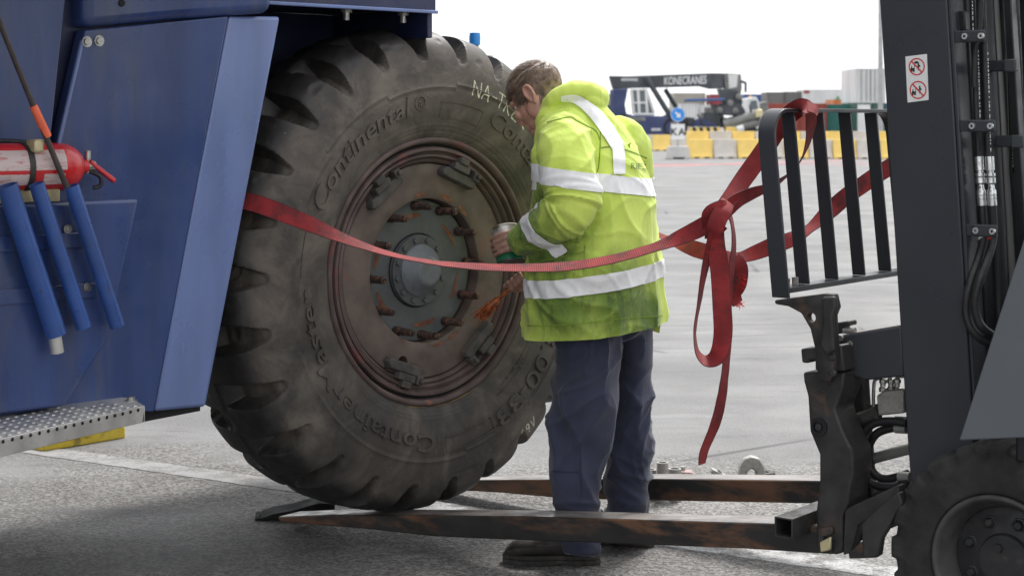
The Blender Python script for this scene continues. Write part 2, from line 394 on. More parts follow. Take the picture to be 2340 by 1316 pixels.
# ------------------------------------------------------------------ mesh building
class MB:
    def __init__(s, tf=None):
        s.v = []; s.f = []; s.tf = tf; s.uv = {}
    def add(s, vs, fs):
        o = len(s.v)
        for p in vs:
            p = Vector(p); s.v.append(s.tf @ p if s.tf else p)
        for f in fs: s.f.append([i + o for i in f])
        return s
    def box(s, a, b):
        (x0, y0, z0), (x1, y1, z1) = a, b
        return s.add([(x0, y0, z0), (x1, y0, z0), (x1, y1, z0), (x0, y1, z0), (x0, y0, z1), (x1, y0, z1), (x1, y1, z1), (x0, y1, z1)],
                     [(3, 2, 1, 0), (4, 5, 6, 7), (0, 1, 5, 4), (1, 2, 6, 5), (2, 3, 7, 6), (3, 0, 4, 7)])
    def cbox(s, c, d):
        return s.box([c[i] - d[i] / 2 for i in range(3)], [c[i] + d[i] / 2 for i in range(3)])
    def hexa(s, front, back):           # two matching polygons
        n = len(front)
        fs = [list(range(n))[::-1], list(range(n, 2 * n))] + [(i, (i + 1) % n, n + (i + 1) % n, n + i) for i in range(n)]
        return s.add(list(front) + list(back), fs)
    def prism(s, poly, y0, y1):         # poly of (x, z) swept along y
        return s.hexa([(x, y0, z) for x, z in poly], [(x, y1, z) for x, z in poly])
    def prismx(s, poly, x0, x1):        # poly of (y, z) swept along x
        return s.hexa([(x0, y, z) for y, z in poly], [(x1, y, z) for y, z in poly])
    def tube(s, pts, r, n=10, cap=True):
        pts = [Vector(p) for p in pts]; m = len(pts)
        rs = r if isinstance(r, (list, tuple)) else [r] * m
        vs = []; fs = []
        up = None
        for i in range(m):
            d = (pts[min(i + 1, m - 1)] - pts[max(i - 1, 0)])
            d = d.normalized() if d.length > 1e-9 else Vector((0, 0, 1))
            if up is None:
                up = d.cross(Vector((.3, .2, .93)) if abs(d.z) < .9 else Vector((1, 0, 0))).normalized()
            up = (up - d * up.dot(d)).normalized(); q = d.cross(up)
            for k in range(n):
                a = 2 * math.pi * k / n
                vs.append(pts[i] + (up * math.cos(a) + q * math.sin(a)) * rs[i])
        for i in range(m - 1):
            for k in range(n):
                k2 = (k + 1) % n
                fs.append((i * n + k, i * n + k2, (i + 1) * n + k2, (i + 1) * n + k))
        if cap: fs += [list(range(n))[::-1], list(range((m - 1) * n, m * n))]
        return s.add(vs, fs)
    def lathe_y(s, prof, c=(0, 0, 0), n=64, close=False):  # prof of (r, y) turned about the y axis
        vs = []; fs = []; m = len(prof)
        for k in range(n):
            a = 2 * math.pi * k / n
            for r, y in prof: vs.append((c[0] + r * math.cos(a), c[1] + y, c[2] + r * math.sin(a)))
        for k in range(n):
            k2 = (k + 1) % n
            for i in range(m - (0 if close else 1)):
                j = (i + 1) % m
                fs.append((k * m + i, k * m + j, k2 * m + j, k2 * m + i))
        return s.add(vs, fs)
    def bolt_y(s, c, r, h, n=6, y=-1):   # hexagon standing on a face that looks to -y
        vs = [(c[0] + r * math.cos(k * 2 * math.pi / n + .3), c[1] + (y * h if j else 0), c[2] + r * math.sin(k * 2 * math.pi / n + .3)) for j in (0, 1) for k in range(n)]
        return s.add(vs, [list(range(n)), list(range(n, 2 * n))] + [(k, (k + 1) % n, n + (k + 1) % n, n + k) for k in range(n)])
    def ball(s, c, r, seg=16, ring=10, rot=None):
        rr = r if isinstance(r, (tuple, list)) else (r, r, r)
        vs = []; fs = []
        for i in range(ring + 1):
            th = math.pi * i / ring
            for k in range(seg):
                a = 2 * math.pi * k / seg
                p = Vector((rr[0] * math.sin(th) * math.cos(a), rr[1] * math.sin(th) * math.sin(a), rr[2] * math.cos(th)))
                if rot: p = rot @ p
                vs.append(Vector(c) + p)
        for i in range(ring):
            for k in range(seg):
                k2 = (k + 1) % seg
                fs.append((i * seg + k, (i + 1) * seg + k, (i + 1) * seg + k2, i * seg + k2))
        return s.add(vs, fs)
    def mesh(s, name='m', merge=1e-5):
        me = bpy.data.meshes.new(name)
        me.from_pydata([tuple(p) for p in s.v], [], s.f)
        bm = bmesh.new(); bm.from_mesh(me)
        if merge: bmesh.ops.remove_doubles(bm, verts=bm.verts, dist=merge)
        bmesh.ops.recalc_face_normals(bm, faces=bm.faces)
        bm.to_mesh(me); bm.free()
        return me
    def build(s, name, m, parent=None, bevel=0, sharp=35, seg=2, smooth=True, loc=None):
        return link(name, s.mesh(name), m, parent, bevel, sharp, seg, smooth, loc)

def setsharp(me, sharp):
    bm = bmesh.new(); bm.from_mesh(me)
    lim = R(sharp)
    for f in bm.faces: f.smooth = True
    for e in bm.edges:
        e.smooth = len(e.link_faces) == 2 and e.calc_face_angle(0) < lim
    bm.to_mesh(me); bm.free()

def link(name, me, m, parent=None, bevel=0, sharp=35, seg=2, smooth=True, loc=None):
    if smooth: setsharp(me, sharp)
    o = bpy.data.objects.new(name, me)
    C.objects.link(o)
    if m is not None: me.materials.append(M[m] if isinstance(m, str) else m)
    if parent is not None: o.parent = parent
    if loc is not None: o.location = loc
    if bevel:
        b = o.modifiers.new('bevel', 'BEVEL'); b.width = bevel; b.segments = seg; b.limit_method = 'ANGLE'; b.angle_limit = R(30)
        b.harden_normals = False
    return o

def tag(o, label=None, cat=None, group=None, kind=None):
    if label: o['label'] = label
    if cat: o['category'] = cat
    if group: o['group'] = group
    if kind: o['kind'] = kind
    return o

def thing(name, label, cat, loc=(0, 0, 0), rz=0, group=None):
    o = bpy.data.objects.new(name, None); C.objects.link(o)
    o.location = loc; o.rotation_euler = (0, 0, rz); o.empty_display_size = .1
    return tag(o, label, cat, group)

def spline(pts, n=8):
    """Catmull-Rom through tuples of any length."""
    out = []
    m = len(pts)
    for i in range(m - 1):
        p0, p1, p2, p3 = pts[max(i - 1, 0)], pts[i], pts[i + 1], pts[min(i + 2, m - 1)]
        for k in range(n):
            u = k / n
            out.append(tuple(.5 * (2 * b + (c - a) * u + (2 * a - 5 * b + 4 * c - d) * u * u + (3 * b - a - 3 * c + d) * u ** 3)
                             for a, b, c, d in zip(p0, p1, p2, p3)))
    out.append(tuple(pts[-1]))
    return out

def text_geo(s, size=1.0, extrude=.01, shear=0, offset=0.0, align='LEFT', space=1.0):
    cu = bpy.data.curves.new('t', 'FONT')
    cu.body = s; cu.size = size; cu.extrude = extrude; cu.shear = shear; cu.offset = offset; cu.align_x = align; cu.space_character = space
    cu.resolution_u = 3
    o = bpy.data.objects.new('t', cu); C.objects.link(o)
    dg = bpy.context.evaluated_depsgraph_get()
    me = bpy.data.meshes.new_from_object(o.evaluated_get(dg))
    vs = [tuple(v.co) for v in me.vertices]; fs = [tuple(p.vertices) for p in me.polygons]
    bpy.data.objects.remove(o); bpy.data.curves.remove(cu); bpy.data.meshes.remove(me)
    return vs, fs

def evaluated(o):
    bpy.context.view_layer.update()
    dg = bpy.context.evaluated_depsgraph_get()
    return bpy.data.meshes.new_from_object(o.evaluated_get(dg))

def remesh(mb, voxel, smooth=4, fac=.5):
    me = mb.mesh('r', 0)
    o = bpy.data.objects.new('r', me); C.objects.link(o)
    r = o.modifiers.new('r', 'REMESH'); r.mode = 'VOXEL'; r.voxel_size = voxel
    if smooth:
        q = o.modifiers.new('s', 'SMOOTH'); q.iterations = smooth; q.factor = fac
    out = evaluated(o)
    bpy.data.objects.remove(o); bpy.data.meshes.remove(me)
    return out
# ================================================================== setting
g = MB()
n = 44
xs = [-600, -150, -40, -12] + [-8 + i * .8 for i in range(21)] + [12, 40, 150, 600]
ys = [-60, -10, 0, 2] + [3 + i * .6 for i in range(12)] + [12, 20, 40, 90, 200, 500, 1500]
g.add([(x, y, 0) for y in ys for x in xs], [(j * len(xs) + i, j * len(xs) + i + 1, (j + 1) * len(xs) + i + 1, (j + 1) * len(xs) + i) for j in range(len(ys) - 1) for i in range(len(xs) - 1)])
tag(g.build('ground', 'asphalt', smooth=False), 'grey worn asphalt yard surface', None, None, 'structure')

def sheet(name, a, b, wd, m, z=.004, label=''):
    a, b = Vector(a), Vector(b)
    d = (b - a).normalized(); q = Vector((-d.y, d.x, 0)) * wd / 2
    n_ = max(2, min(240, int((b - a).length / .03))); vs = []; fs = []
    for i in range(n_ + 1):
        p = a.lerp(b, i / n_)
        for sg in (-1, 1):
            e = q * sg * (1 + .10 * noise.noise((p.x * 9, p.y * 9, sg * 3)) + .10 * noise.noise((p.x * 31, p.y * 31, sg * 5)))
            vs += [(p.x + e.x, p.y + e.y, z), (p.x + e.x * 1.02, p.y + e.y * 1.02, -.002)]
        if i: k = 4 * i; fs += [(k - 4, k, k + 2, k - 2), (k - 4, k - 3, k + 1, k), (k - 2, k + 2, k + 3, k - 1)]
    o = MB().add(vs, fs).build(name, m, smooth=False)
    return tag(o, label, None, None, 'structure')
LA, LB = Vector((-4.1, 9.2, 0)), Vector((3.4, 4.52, 0))
LM = LA.lerp(LB, .50)
sheet('road_marking', LA, LM, .16, 'line_shaded', .0025, 'worn white line, coloured as shaded, under the blue machine')
sheet('road_marking', LM, LB, .16, 'line', .0025, 'worn white line on the asphalt under the forks')
a, b = G(1300, 386), G(1960, 366)
sheet('road_marking', a, b, .5, 'linered', .004, 'faded red line painted on the far asphalt')
a, b = G(1200, 376), G(2200, 376)
sheet('road_marking', a, b, .35, 'linered', .008, 'second faded red line before the barriers')

# ================================================================== the big wheel
WZ = .972
wheel = thing('loader_wheel', 'huge worn black tyre on a rusty rim, held upright on the fork', 'wheel', (TX, TY, 0), TH)
prof0 = [(.455, .05), (.462, .02), (.475, -.004), (.50, -.020), (.53, -.032), (.57, -.044), (.61, -.051), (.65, -.054), (.69, -.052), (.73, -.045),
         (.765, -.033), (.795, -.017), (.82, .004), (.838, .026), (.852, .055), (.861, .09), (.866, .13), (.868, .17), (.869, .205)]
pf = spline(prof0, 7)
WM = .205
pf = pf + [(r, 2 * WM - y) for r, y in pf[::-1][1:]]
NL, SUBA = 26, 46
NA = NL * SUBA
ph0 = R(192.2)
def sstep(a, b, x):
    u = max(0, min(1, (x - a) / (b - a))); return u * u * (3 - 2 * u)
half = len(pf) // 2
nrm = []
for i in range(len(pf)):
    a, b = pf[max(i - 1, 0)], pf[min(i + 1, len(pf) - 1)]
    dr, dy = b[0] - a[0], b[1] - a[1]; L = math.hypot(dr, dy) or 1
    nrm.append((-(-dy) / L, -dr / L) if True else None)
# outward normal of the profile: turn the tangent (dr, dy) by 90 degrees away from the tyre's inside
nrm = []
for i in range(len(pf)):
    a, b = pf[max(i - 1, 0)], pf[min(i + 1, len(pf) - 1)]
    dr, dy = b[0] - a[0], b[1] - a[1]; L = math.hypot(dr, dy) or 1
    nn = (dy / L, -dr / L)
    nrm.append(nn)
pitch = 2 * math.pi / NL
steps = [(R(200), .668), (R(140), .655), (R(112), .672), (R(84), .655), (R(40), .668), (R(0), .655), (R(-50), .668), (R(-80), .655), (R(-130), .668)]
def ridge_r(a):
    a = a % (2 * math.pi); best = .66
    l = sorted((s % (2 * math.pi), r) for s, r in steps)
    best = l[-1][1]
    for s, r in l:
        if a >= s: best = r
    return best
vs = []
for k in range(NA):
    a = 2 * math.pi * k / NA
    rr = ridge_r(a)
    wob = .004 * noise.noise((math.cos(a) * 2.2, math.sin(a) * 2.2, 5))
    ca, sa = math.cos(a), math.sin(a)
    for i, (r, y) in enumerate(pf):
        front = i <= half
        off = ph0 if front else ph0 + pitch / 2
        da = (a - off + pitch / 2) % pitch - pitch / 2
        li = int(round((a - off) / pitch))
        jit = noise.noise((li * 3.7, 1.3 if front else 7.7, 0))
        depth = 0
        yy = y if front else 2 * WM - y
        if r > .725:
            tipr = .742 + .012 * jit
            tau = (r - tipr) / (.868 - tipr)
            if yy < .185:
                hw = .017 + .024 * sstep(.0, .9, tau) + .004 * jit
                if tau < .12: hw *= math.sqrt(max(0, (tau + .02) / .14))
                dp = .012 + .052 * sstep(0, .75, tau)
                dp *= sstep(-.02, .08, tau)
                dp *= 1 - sstep(.13, .185, yy)
                d = abs(da) * r
                depth = dp * (1 - sstep(hw - .0045, hw + .0035, d))
                # lugs: worn rounded edges and small bites
                depth += .003 * (1 - sstep(hw, hw + .014, d)) * sstep(.2, .8, tau)
            chip = noise.noise((ca * r * 16, sa * r * 16, y * 16))
            if chip > .42: depth += (chip - .42) * .02
        h = wob
        if front and .62 < r < .71:
            h += .0045 * math.exp(-((r - rr) / .0055) ** 2)
            h -= .0025 * math.exp(-((r - rr + .014) / .005) ** 2)
        if front:
            for q in (.492, .507, .52): h += .0016 * math.exp(-((r - q) / .0028) ** 2)
        h += .0012 * noise.noise((ca * r * 9, sa * r * 9, y * 9 + 3))
        rn, yn = nrm[i]
        e = h - depth
        vs.append(((r + rn * e) * ca, y + yn * e, (r + rn * e) * sa))
m_ = len(pf)
fs = [(k * m_ + i, k * m_ + i + 1, ((k + 1) % NA) * m_ + i + 1, ((k + 1) % NA) * m_ + i) for k in range(NA) for i in range(m_ - 1)]
tyre = MB().add(vs, fs).build('tyre', 'tyre', wheel, sharp=38, loc=(0, 0, WZ))

def side_y(r):                      # sidewall face at radius r
    for (r0, y0), (r1, y1) in zip(pf[:half], pf[1:half + 1]):
        if r0 <= r <= r1: return y0 + (y1 - y0) * (r - r0) / (r1 - r0 + 1e-9)
    return pf[half][1]

def arc_text(s, a0, a1, r0, h, name, raise_=.0042, shear=.0, fat=0.0, mname='tyre'):
    vs, fs = text_geo(s, 1.0, .5, shear, fat)
    x0 = min(v[0] for v in vs); x1 = max(v[0] for v in vs); y1 = max(v[1] for v in vs); y0 = min(0, min(v[1] for v in vs))
    out = []
    for x, y, z in vs:
        a = a0 + (a1 - a0) * (x - x0) / (x1 - x0)
        r = r0 + h * y / y1
        yy = side_y(r) + .002 - (raise_ + .002) * (z + .5)
        out.append((r * math.cos(a), yy, r * math.sin(a)))
    return MB().add(out, fs).build(name, mname, tyre, sharp=30)

arc_text('Continental', R(156), R(104), .572, .068, 'sidewall_lettering', .0085, .15, .012)
arc_text('ContainerMaster', R(267), R(182), .572, .060, 'sidewall_lettering', .0085, .0, .012)
arc_text('ContainerMaster', R(66), R(-8), .572, .060, 'sidewall_lettering', .005, .0, .012)
arc_text('18.00-33', R(-19), R(-64), .590, .062, 'sidewall_lettering', .0085, .0, .006)

def arc_plate(a0, a1, r0, r1, raise_, name, m='tyre', parent=None, frame=False, n=18, ybase=None):
    mb = MB()
    def band(ra, rb, aa, ab, nn):
        v = []
        for k in range(nn + 1):
            a = aa + (ab - aa) * k / nn
            for r in (ra, rb):
                y = side_y(r) if ybase is None else ybase
                v.append((r * math.cos(a), y + .002, r * math.sin(a))); v.append((r * math.cos(a), y - raise_, r * math.sin(a)))
        f = []
        for k in range(nn):
            b = k * 4
            f += [(b + 1, b + 3, b + 7, b + 5), (b, b + 1, b + 5, b + 4), (b + 2, b + 6, b + 7, b + 3)]
        f += [(0, 2, 3, 1), (nn * 4, nn * 4 + 1, nn * 4 + 3, nn * 4 + 2)]
        mb.add(v, f)
    if frame:
        e = .004
        band(r0, r0 + e, a0, a1, n); band(r1 - e, r1, a0, a1, n)
        da = e / r0
        sg = 1 if a1 > a0 else -1
        band(r0 + e, r1 - e, a0, a0 + sg * da, 2); band(r0 + e, r1 - e, a1 - sg * da, a1, 2)
    else: band(r0, r1, a0, a1, n)
    return mb.build(name, m, tyre if parent is None else parent, sharp=30)
arc_plate(R(90), R(70), .545, .605, .003, 'sidewall_panel', frame=True)
arc_plate(R(-66), R(-88), .585, .64, .003, 'sidewall_panel', frame=True)
arc_plate(R(160), R(178), .56, .625, .003, 'sidewall_panel', frame=False)
# round emblem after the name
mb = MB()
for q in range(28):
    pass
ec, er = R(99.5), .606
def emb(rr):
    v = []
    for k in range(28):
        u = 2 * math.pi * k / 28
        for rad in rr:
            x = er * math.cos(ec) + rad * math.cos(u); z = er * math.sin(ec) + rad * math.sin(u)
            r = math.hypot(x, z)
            v.append((x, side_y(r) + .002, z)); v.append((x, side_y(r) - .004, z))
    f = []
    for k in range(28):
        b, c = k * 4, ((k + 1) % 28) * 4
        f += [(b + 1, b + 3, c + 3, c + 1), (b, b + 1, c + 1, c), (b + 2, c + 2, c + 3, b + 3)]
    return v, f
v, f = emb((.021, .026)); mb.add(v, f)
for dx, dz, rx, rz in ((0, .002, .008, .006), (.007, .009, .004, .007), (-.006, -.008, .003, .007), (.004, -.009, .003, .006)):
    x = er * math.cos(ec) + dx; z = er * math.sin(ec) + dz
    mb.ball((x, side_y(math.hypot(x, z)) - .001, z), (rx, .004, rz), 8, 6)
mb.build('sidewall_emblem', 'tyre', tyre)
# rows of fine moulded marks too small to read
mb = MB()
for row, (r0, a0, a1) in enumerate(((.545, -28, -58), (.528, -30, -54), (.56, -20, -30))):
    a = R(a0)
    while a > R(a1):
        wd = random.choice((.006, .008, .004)) / r0
        if random.random() < .82:
            v = []
            for rr in (r0, r0 + .009):
                for aa in (a, a - wd):
                    for e in (.001, -.0025): v.append((rr * math.cos(aa), side_y(rr) + e, rr * math.sin(aa)))
            mb.add(v, [(1, 3, 7, 5), (0, 1, 5, 4), (2, 6, 7, 3), (0, 2, 3, 1), (4, 5, 7, 6)])
        a -= wd + .004 / r0
mo = mb.build('moulded_mark', 'tyre', tyre, smooth=False); mo['kind'] = 'stuff'

# chalk handwriting on the tyre
STROKES = {'N': [[(0, 0), (0, 1), (.6, 0), (.62, 1.02)]], 'A': [[(0, 0), (.32, 1), (.62, -.02)], [(.1, .35), (.6, .4)]], '-': [[(.0, .45), (.4, .48)]],
           'T': [[(0, 1), (.66, .98)], [(.33, 1), (.35, 0)]], 'R': [[(0, 0), (.02, 1), (.45, .92), (.48, .62), (.05, .5), (.55, 0)]],
           'E': [[(.5, 1), (.02, .98), (0, .02), (.52, 0)], [(.02, .52), (.4, .5)]], 'K': [[(0, 0), (.02, 1)], [(.5, .95), (.04, .45), (.55, .02)]],
           '6': [[(.45, 1), (.1, .7), (.0, .3), (.2, 0), (.45, .2), (.35, .48), (.05, .35)]],
           '9': [[(.45, .6), (.2, .5), (.05, .75), (.2, 1), (.45, .9), (.45, .55), (.35, 0)]], 'V': [[(0, 1), (.25, 0), (.55, 1.05)]]}
def chalk(s, a0, r0, h, sgn, name, slant=0):
    mb = MB(); x = 0; surf = BVHTree.FromPolygons([v.co for v in tyre.data.vertices], [p.vertices for p in tyre.data.polygons])
    for ch in s:
        for st in STROKES[ch]:
            pts = spline([tuple(p) for p in st], 5) if ch in '69' else [tuple(Vector(a).lerp(Vector(b), u / 5)) for a, b in zip(st, st[1:]) for u in range(6)]
            prev = None; row = []
            for i, (px, py) in enumerate(pts):
                px += slant * py + x
                r = r0 + sgn * h * py; a = a0 - sgn * px * h / r0
                p = Vector((r * math.cos(a), 0, r * math.sin(a)))
                hit = surf.ray_cast(p + Vector((0, -.3, 0)), Vector((0, 1, 0)))[0]
                if hit: row.append(hit + Vector((0, -.0012, 0)))
            wid = .0026
            vv = []; ff = []
            for i, p in enumerate(row):
                d = (row[min(i + 1, len(row) - 1)] - row[max(i - 1, 0)]); d.y = 0
                d = d.normalized() if d.length > 1e-6 else Vector((1, 0, 0))
                q = Vector((-d.z, 0, d.x)) * wid * (1 + .3 * noise.noise(p * 90))
                vv += [p - q, p + q]
                if i: ff.append((2 * i - 2, 2 * i - 1, 2 * i + 1, 2 * i))
            if len(vv) > 2: mb.add(vv, ff)
        x += {'-': .5}.get(ch, .82)
    return mb.build(name, 'chalk', tyre, smooth=False)
chalk('NA-TREK', R(77), .642, .056, 1, 'chalk_writing')
chalk('69V', R(-57.5), .775, .042, -1, 'chalk_writing')

# rim, rings and disc
rim = MB().lathe_y([(.452, .06), (.470, .03), (.478, .004), (.477, -.010), (.470, -.016), (.461, -.014), (.456, -.002), (.453, .012)], n=128).build('rim_flange', 'rim', wheel, loc=(0, 0, WZ), sharp=60)
MB().lathe_y([(.4528, .03), (.4526, .012), (.445, .012), (.444, .03)], n=96).build('gutter_groove', 'gap', rim)
MB().lathe_y([(.4438, .035), (.4436, .002), (.440, -.004), (.430, -.005), (.426, .001), (.4255, .014), (.418, .016), (.4165, .008), (.409, .005), (.404, .010), (.403, .035)], n=128).build('lock_ring', 'rim', rim, sharp=45)
MB().lathe_y([(.4028, .06), (.4026, .022), (.396, .018), (.389, .022), (.3855, .034), (.3855, .06)], n=128).build('bead_ring', 'rim', rim, sharp=50)
arc_plate(R(-104), R(-52), .4795, .4855, .006, 'ochre_mark', 'ochre', rim, False, 40, -.0025)
# disc with a round opening and a hand hole
dprof = [(.3853, .06), (.3853, .040), (.381, .031), (.374, .029), (.30, .030), (.262, .031), (.2575, .034), (.2570, .115), (.262, .118), (.372, .118)]
disc = MB().lathe_y(dprof, n=144, close=True).build('wheel_disc', 'disc', wheel, loc=(0, 0, WZ), sharp=40)
cut = MB().tube([(-.112, -.05, -.318), (-.112, .2, -.318)], .023, 24).build('cutter', None)
cut.location = (0, 0, WZ); cut.parent = wheel
bo = disc.modifiers.new('b', 'BOOLEAN'); bo.object = cut; bo.operation = 'DIFFERENCE'; bo.solver = 'EXACT'
me = evaluated(disc); disc.modifiers.clear(); old = disc.data; disc.data = me
bpy.data.objects.remove(cut)
setsharp(me, 40)
def rim_clamp(a, flip, bend):
    c = MB(Matrix.Rotation(-(a - math.pi / 2), 4, 'Y'))
    # local: x tangential, z radial outwards, y towards the machine
    c.hexa([(-.078, -.004, .338), (.078, -.004, .338), (.086, -.004, .352), (.07, -.004, .372), (-.07, -.004, .372), (-.086, -.004, .352)],
           [(-.08, .031, .334), (.08, .031, .334), (.09, .031, .352), (.072, .031, .376), (-.072, .031, .376), (-.09, .031, .352)])
    o = c.build('rim_clamp', 'clampm', wheel, .004, loc=(0, 0, WZ))
    c = MB(Matrix.Rotation(-(a - math.pi / 2), 4, 'Y'))
    c.box((-.045, -.014, .374), (.03, .024, .400)); c.box((-.03, -.020, .400), (.012, .018, .424))
    c.build('clamp_lug', 'clampm', o, .004)
    c = MB(Matrix.Rotation(-(a - math.pi / 2), 4, 'Y'))
    c.box((flip * .072 - .014, -.012, .366), (flip * .072 + .014, .026, .398))
    c.tube([(flip * .072, -.012, .384), (flip * .072, -.028, .384)], .009, 8)
    c.build('clamp_stop', 'clampm', o, .003)
for a, fl in ((126, 1), (68, 1), (250, -1), (311, 1)): rim_clamp(R(a), fl, 0)
# irregular grease smears beside the opening
def disc_smear(a0, a1, r0, r1, ph):
    v = []; f = []; nn = 10
    for k in range(nn + 1):
        a = a0 + (a1 - a0) * k / nn
        tp_ = math.sqrt(math.sin(math.pi * (k + .3) / (nn + .6)))
        mid = (r0 + r1) / 2 + .006 * noise.noise((k * .7, ph, 0)); hf = (r1 - r0) / 2 * tp_ * (1 + .8 * noise.noise((k * .9, ph + 4, 2)))
        for r in (mid - hf, mid + hf): v.append((r * math.cos(a), .0288, r * math.sin(a)))
        if k: f.append((2 * k - 2, 2 * k - 1, 2 * k + 1, 2 * k))
    MB().add(v, f).build('grease_smear', 'grease', disc, smooth=False)
for i, (a, r0, r1, da) in enumerate(((96, .266, .280, 6), (70, .264, .282, 7), (50, .264, .280, 6), (282, .268, .280, 6), (298, .266, .282, 6))):
    disc_smear(R(a - da), R(a + da), r0, r1, i * 3.3)

# ================================================================== blue machine
truck = thing('container_handler', 'big dark blue container handling machine filling the left of the picture', 'vehicle', (TX, TY, 0), TH)
def TPn(pts, w): return [tp(x, y, w) for x, y in pts]
# fender: flat side plate and a bent edge towards the tyre, coloured lighter as if sky-lit
w0, w1 = -.15, -.075
A = TPn([(196, 69), (522, 38), (352, 938), (196, 925), (196, 320)], w0)
mb = MB()
a_, b_, c_, d_ = tp(194, 69, w0), tp(522, 38, w0), tp(352, 941, w0), tp(-10, 925, w0)
e_, f_ = tp(641, 38, w1), tp(470, 930, w1)
mb.hexa([(a_[0], w0, a_[1]), (b_[0], w0, b_[1]), (c_[0], w0, c_[1]), (d_[0], w0, d_[1])],
        [(a_[0], w0 + .05, a_[1]), (b_[0], w0 + .05, b_[1]), (c_[0], w0 + .05, c_[1]), (d_[0], w0 + .05, d_[1])])
mb.build('side_plate', 'blue', truck, .004)
mb = MB()
b2 = (b_[0] + .001, w0 - .0005, b_[1]); c2 = (c_[0] + .001, w0 - .0005, c_[1])
fr = [b2, (e_[0], w1, e_[1]), (f_[0], w1, f_[1]), c2]
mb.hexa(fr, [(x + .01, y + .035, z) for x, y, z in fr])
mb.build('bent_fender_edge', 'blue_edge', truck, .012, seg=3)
# inner liner behind the fender edge
mb = MB()
mb.hexa([(e_[0] - .03, w1 + .02, e_[1] - .02), (f_[0] - .03, w1 + .02, f_[1] + .02), (f_[0] - .25, .45, f_[1] - .02), (e_[0] - .2, .45, e_[1] - .02)],
        [(e_[0] - .06, w1 + .02, e_[1] - .02), (f_[0] - .06, w1 + .02, f_[1] + .02), (f_[0] - .28, .45, f_[1] - .02), (e_[0] - .23, .45, e_[1] - .02)])
mb.build('fender_liner', 'dark', truck)
# left body plate, slightly recessed, with the sloping joint between them
p1, p2 = tp(191, 70, -.142), tp(128, 345, -.142)
j0 = tp(186, 92, -.142); j1 = tp(100, 470, -.142)
mb = MB().prism([(-8.4, .62), (j1[0] + .1, .62), (j1[0] + .1, j1[1]), (j1[0], j1[1]), (p1[0], p1[1] + .6), (-8.4, 2.6)], -.142, -.09)
mb.build('body_plate', 'blue', truck, .004)
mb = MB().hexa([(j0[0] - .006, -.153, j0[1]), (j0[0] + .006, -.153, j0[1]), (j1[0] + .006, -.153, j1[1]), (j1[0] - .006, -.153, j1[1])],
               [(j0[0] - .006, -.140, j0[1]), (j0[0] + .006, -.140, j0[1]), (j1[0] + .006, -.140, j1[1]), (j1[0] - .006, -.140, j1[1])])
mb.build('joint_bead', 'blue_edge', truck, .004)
# upper cowl with a rounded lower edge
q = [tp(197, 64, -.175), tp(400, 46, -.175), tp(628, 29, -.175)]
mb = MB().hexa([(q[0][0], -.165, q[0][1]), (q[1][0], -.165, q[1][1]), (q[2][0], -.165, q[2][1]), (q[2][0] + .02, -.165, 2.15), (q[0][0], -.165, 2.15)],
               [(q[0][0], .3, q[0][1]), (q[1][0], .3, q[1][1]), (q[2][0], .3, q[2][1]), (q[2][0] + .02, .3, 2.15), (q[0][0], .3, 2.15)])
mb.build('upper_cowl', 'blue', truck, .03, seg=4)
# bolts on the plates
def tbolt(px, py, w, r=.011, h=.01, par=None, name='bolt', m='zinc'):
    v, z = tp(px, py, w)
    o = MB().lathe_y([(0, 0), (r * 1.5, 0), (r * 1.5, -h * .3), (r, -h * .3), (r, -h), (0, -h)], (v, w, z), 12)
    return o.build(name, m, par or truck, sharp=40)
for x, y in ((198, 96), (226, 94)): tbolt(x, y, -.151)
v, z = tp(278, 8, -.166); MB().lathe_y([(.011, 0), (.010, -.004), (.0, -.004)], (v, -.166, z), 14).build('plug', 'dark', truck)
# deck over the wheel with its lit edge, arch wall behind the tyre, hanging bolts
dv0 = tp(600, 20, 0)[0]; dv1, dz1 = tp(982, 18, .0)
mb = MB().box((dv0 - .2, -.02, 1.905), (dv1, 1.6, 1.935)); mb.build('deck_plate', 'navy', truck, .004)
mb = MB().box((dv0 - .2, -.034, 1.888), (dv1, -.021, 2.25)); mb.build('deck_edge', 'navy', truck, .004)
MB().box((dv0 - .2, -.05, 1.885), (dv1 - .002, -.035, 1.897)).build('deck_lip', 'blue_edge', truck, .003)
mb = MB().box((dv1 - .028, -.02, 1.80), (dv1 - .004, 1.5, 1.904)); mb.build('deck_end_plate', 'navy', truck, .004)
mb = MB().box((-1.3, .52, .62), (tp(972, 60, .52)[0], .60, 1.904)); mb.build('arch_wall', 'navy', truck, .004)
for x, y in ((791, 38), (921, 40)):
    v, _ = tp(x, y, .03)
    o = MB().bolt_y((0, 0, 0), .019, .022, 6); 
    me = MB(Matrix.Translation((v, .03, 1.904)) @ Matrix.Rotation(R(90), 4, 'X'))
    me.lathe_y([(0, 0), (.03, 0), (.03, .007), (.019, .007), (.019, .026), (.010, .026), (.010, .05), (0, .05)], n=6)
    me.tf = Matrix.Translation((v, .03, 1.904)) @ Matrix.Rotation(R(-90), 4, 'X')
    mm = MB(Matrix.Translation((v, .03, 1.904)) @ Matrix.Rotation(R(-90), 4, 'X'))
    mm.lathe_y([(.0, 0), (.030, 0), (.030, .007), (.020, .007), (.020, .026), (.011, .026), (.011, .052), (0, .052)], n=8)
    mm.build('hanging_bolt', 'zinc', truck, sharp=30)
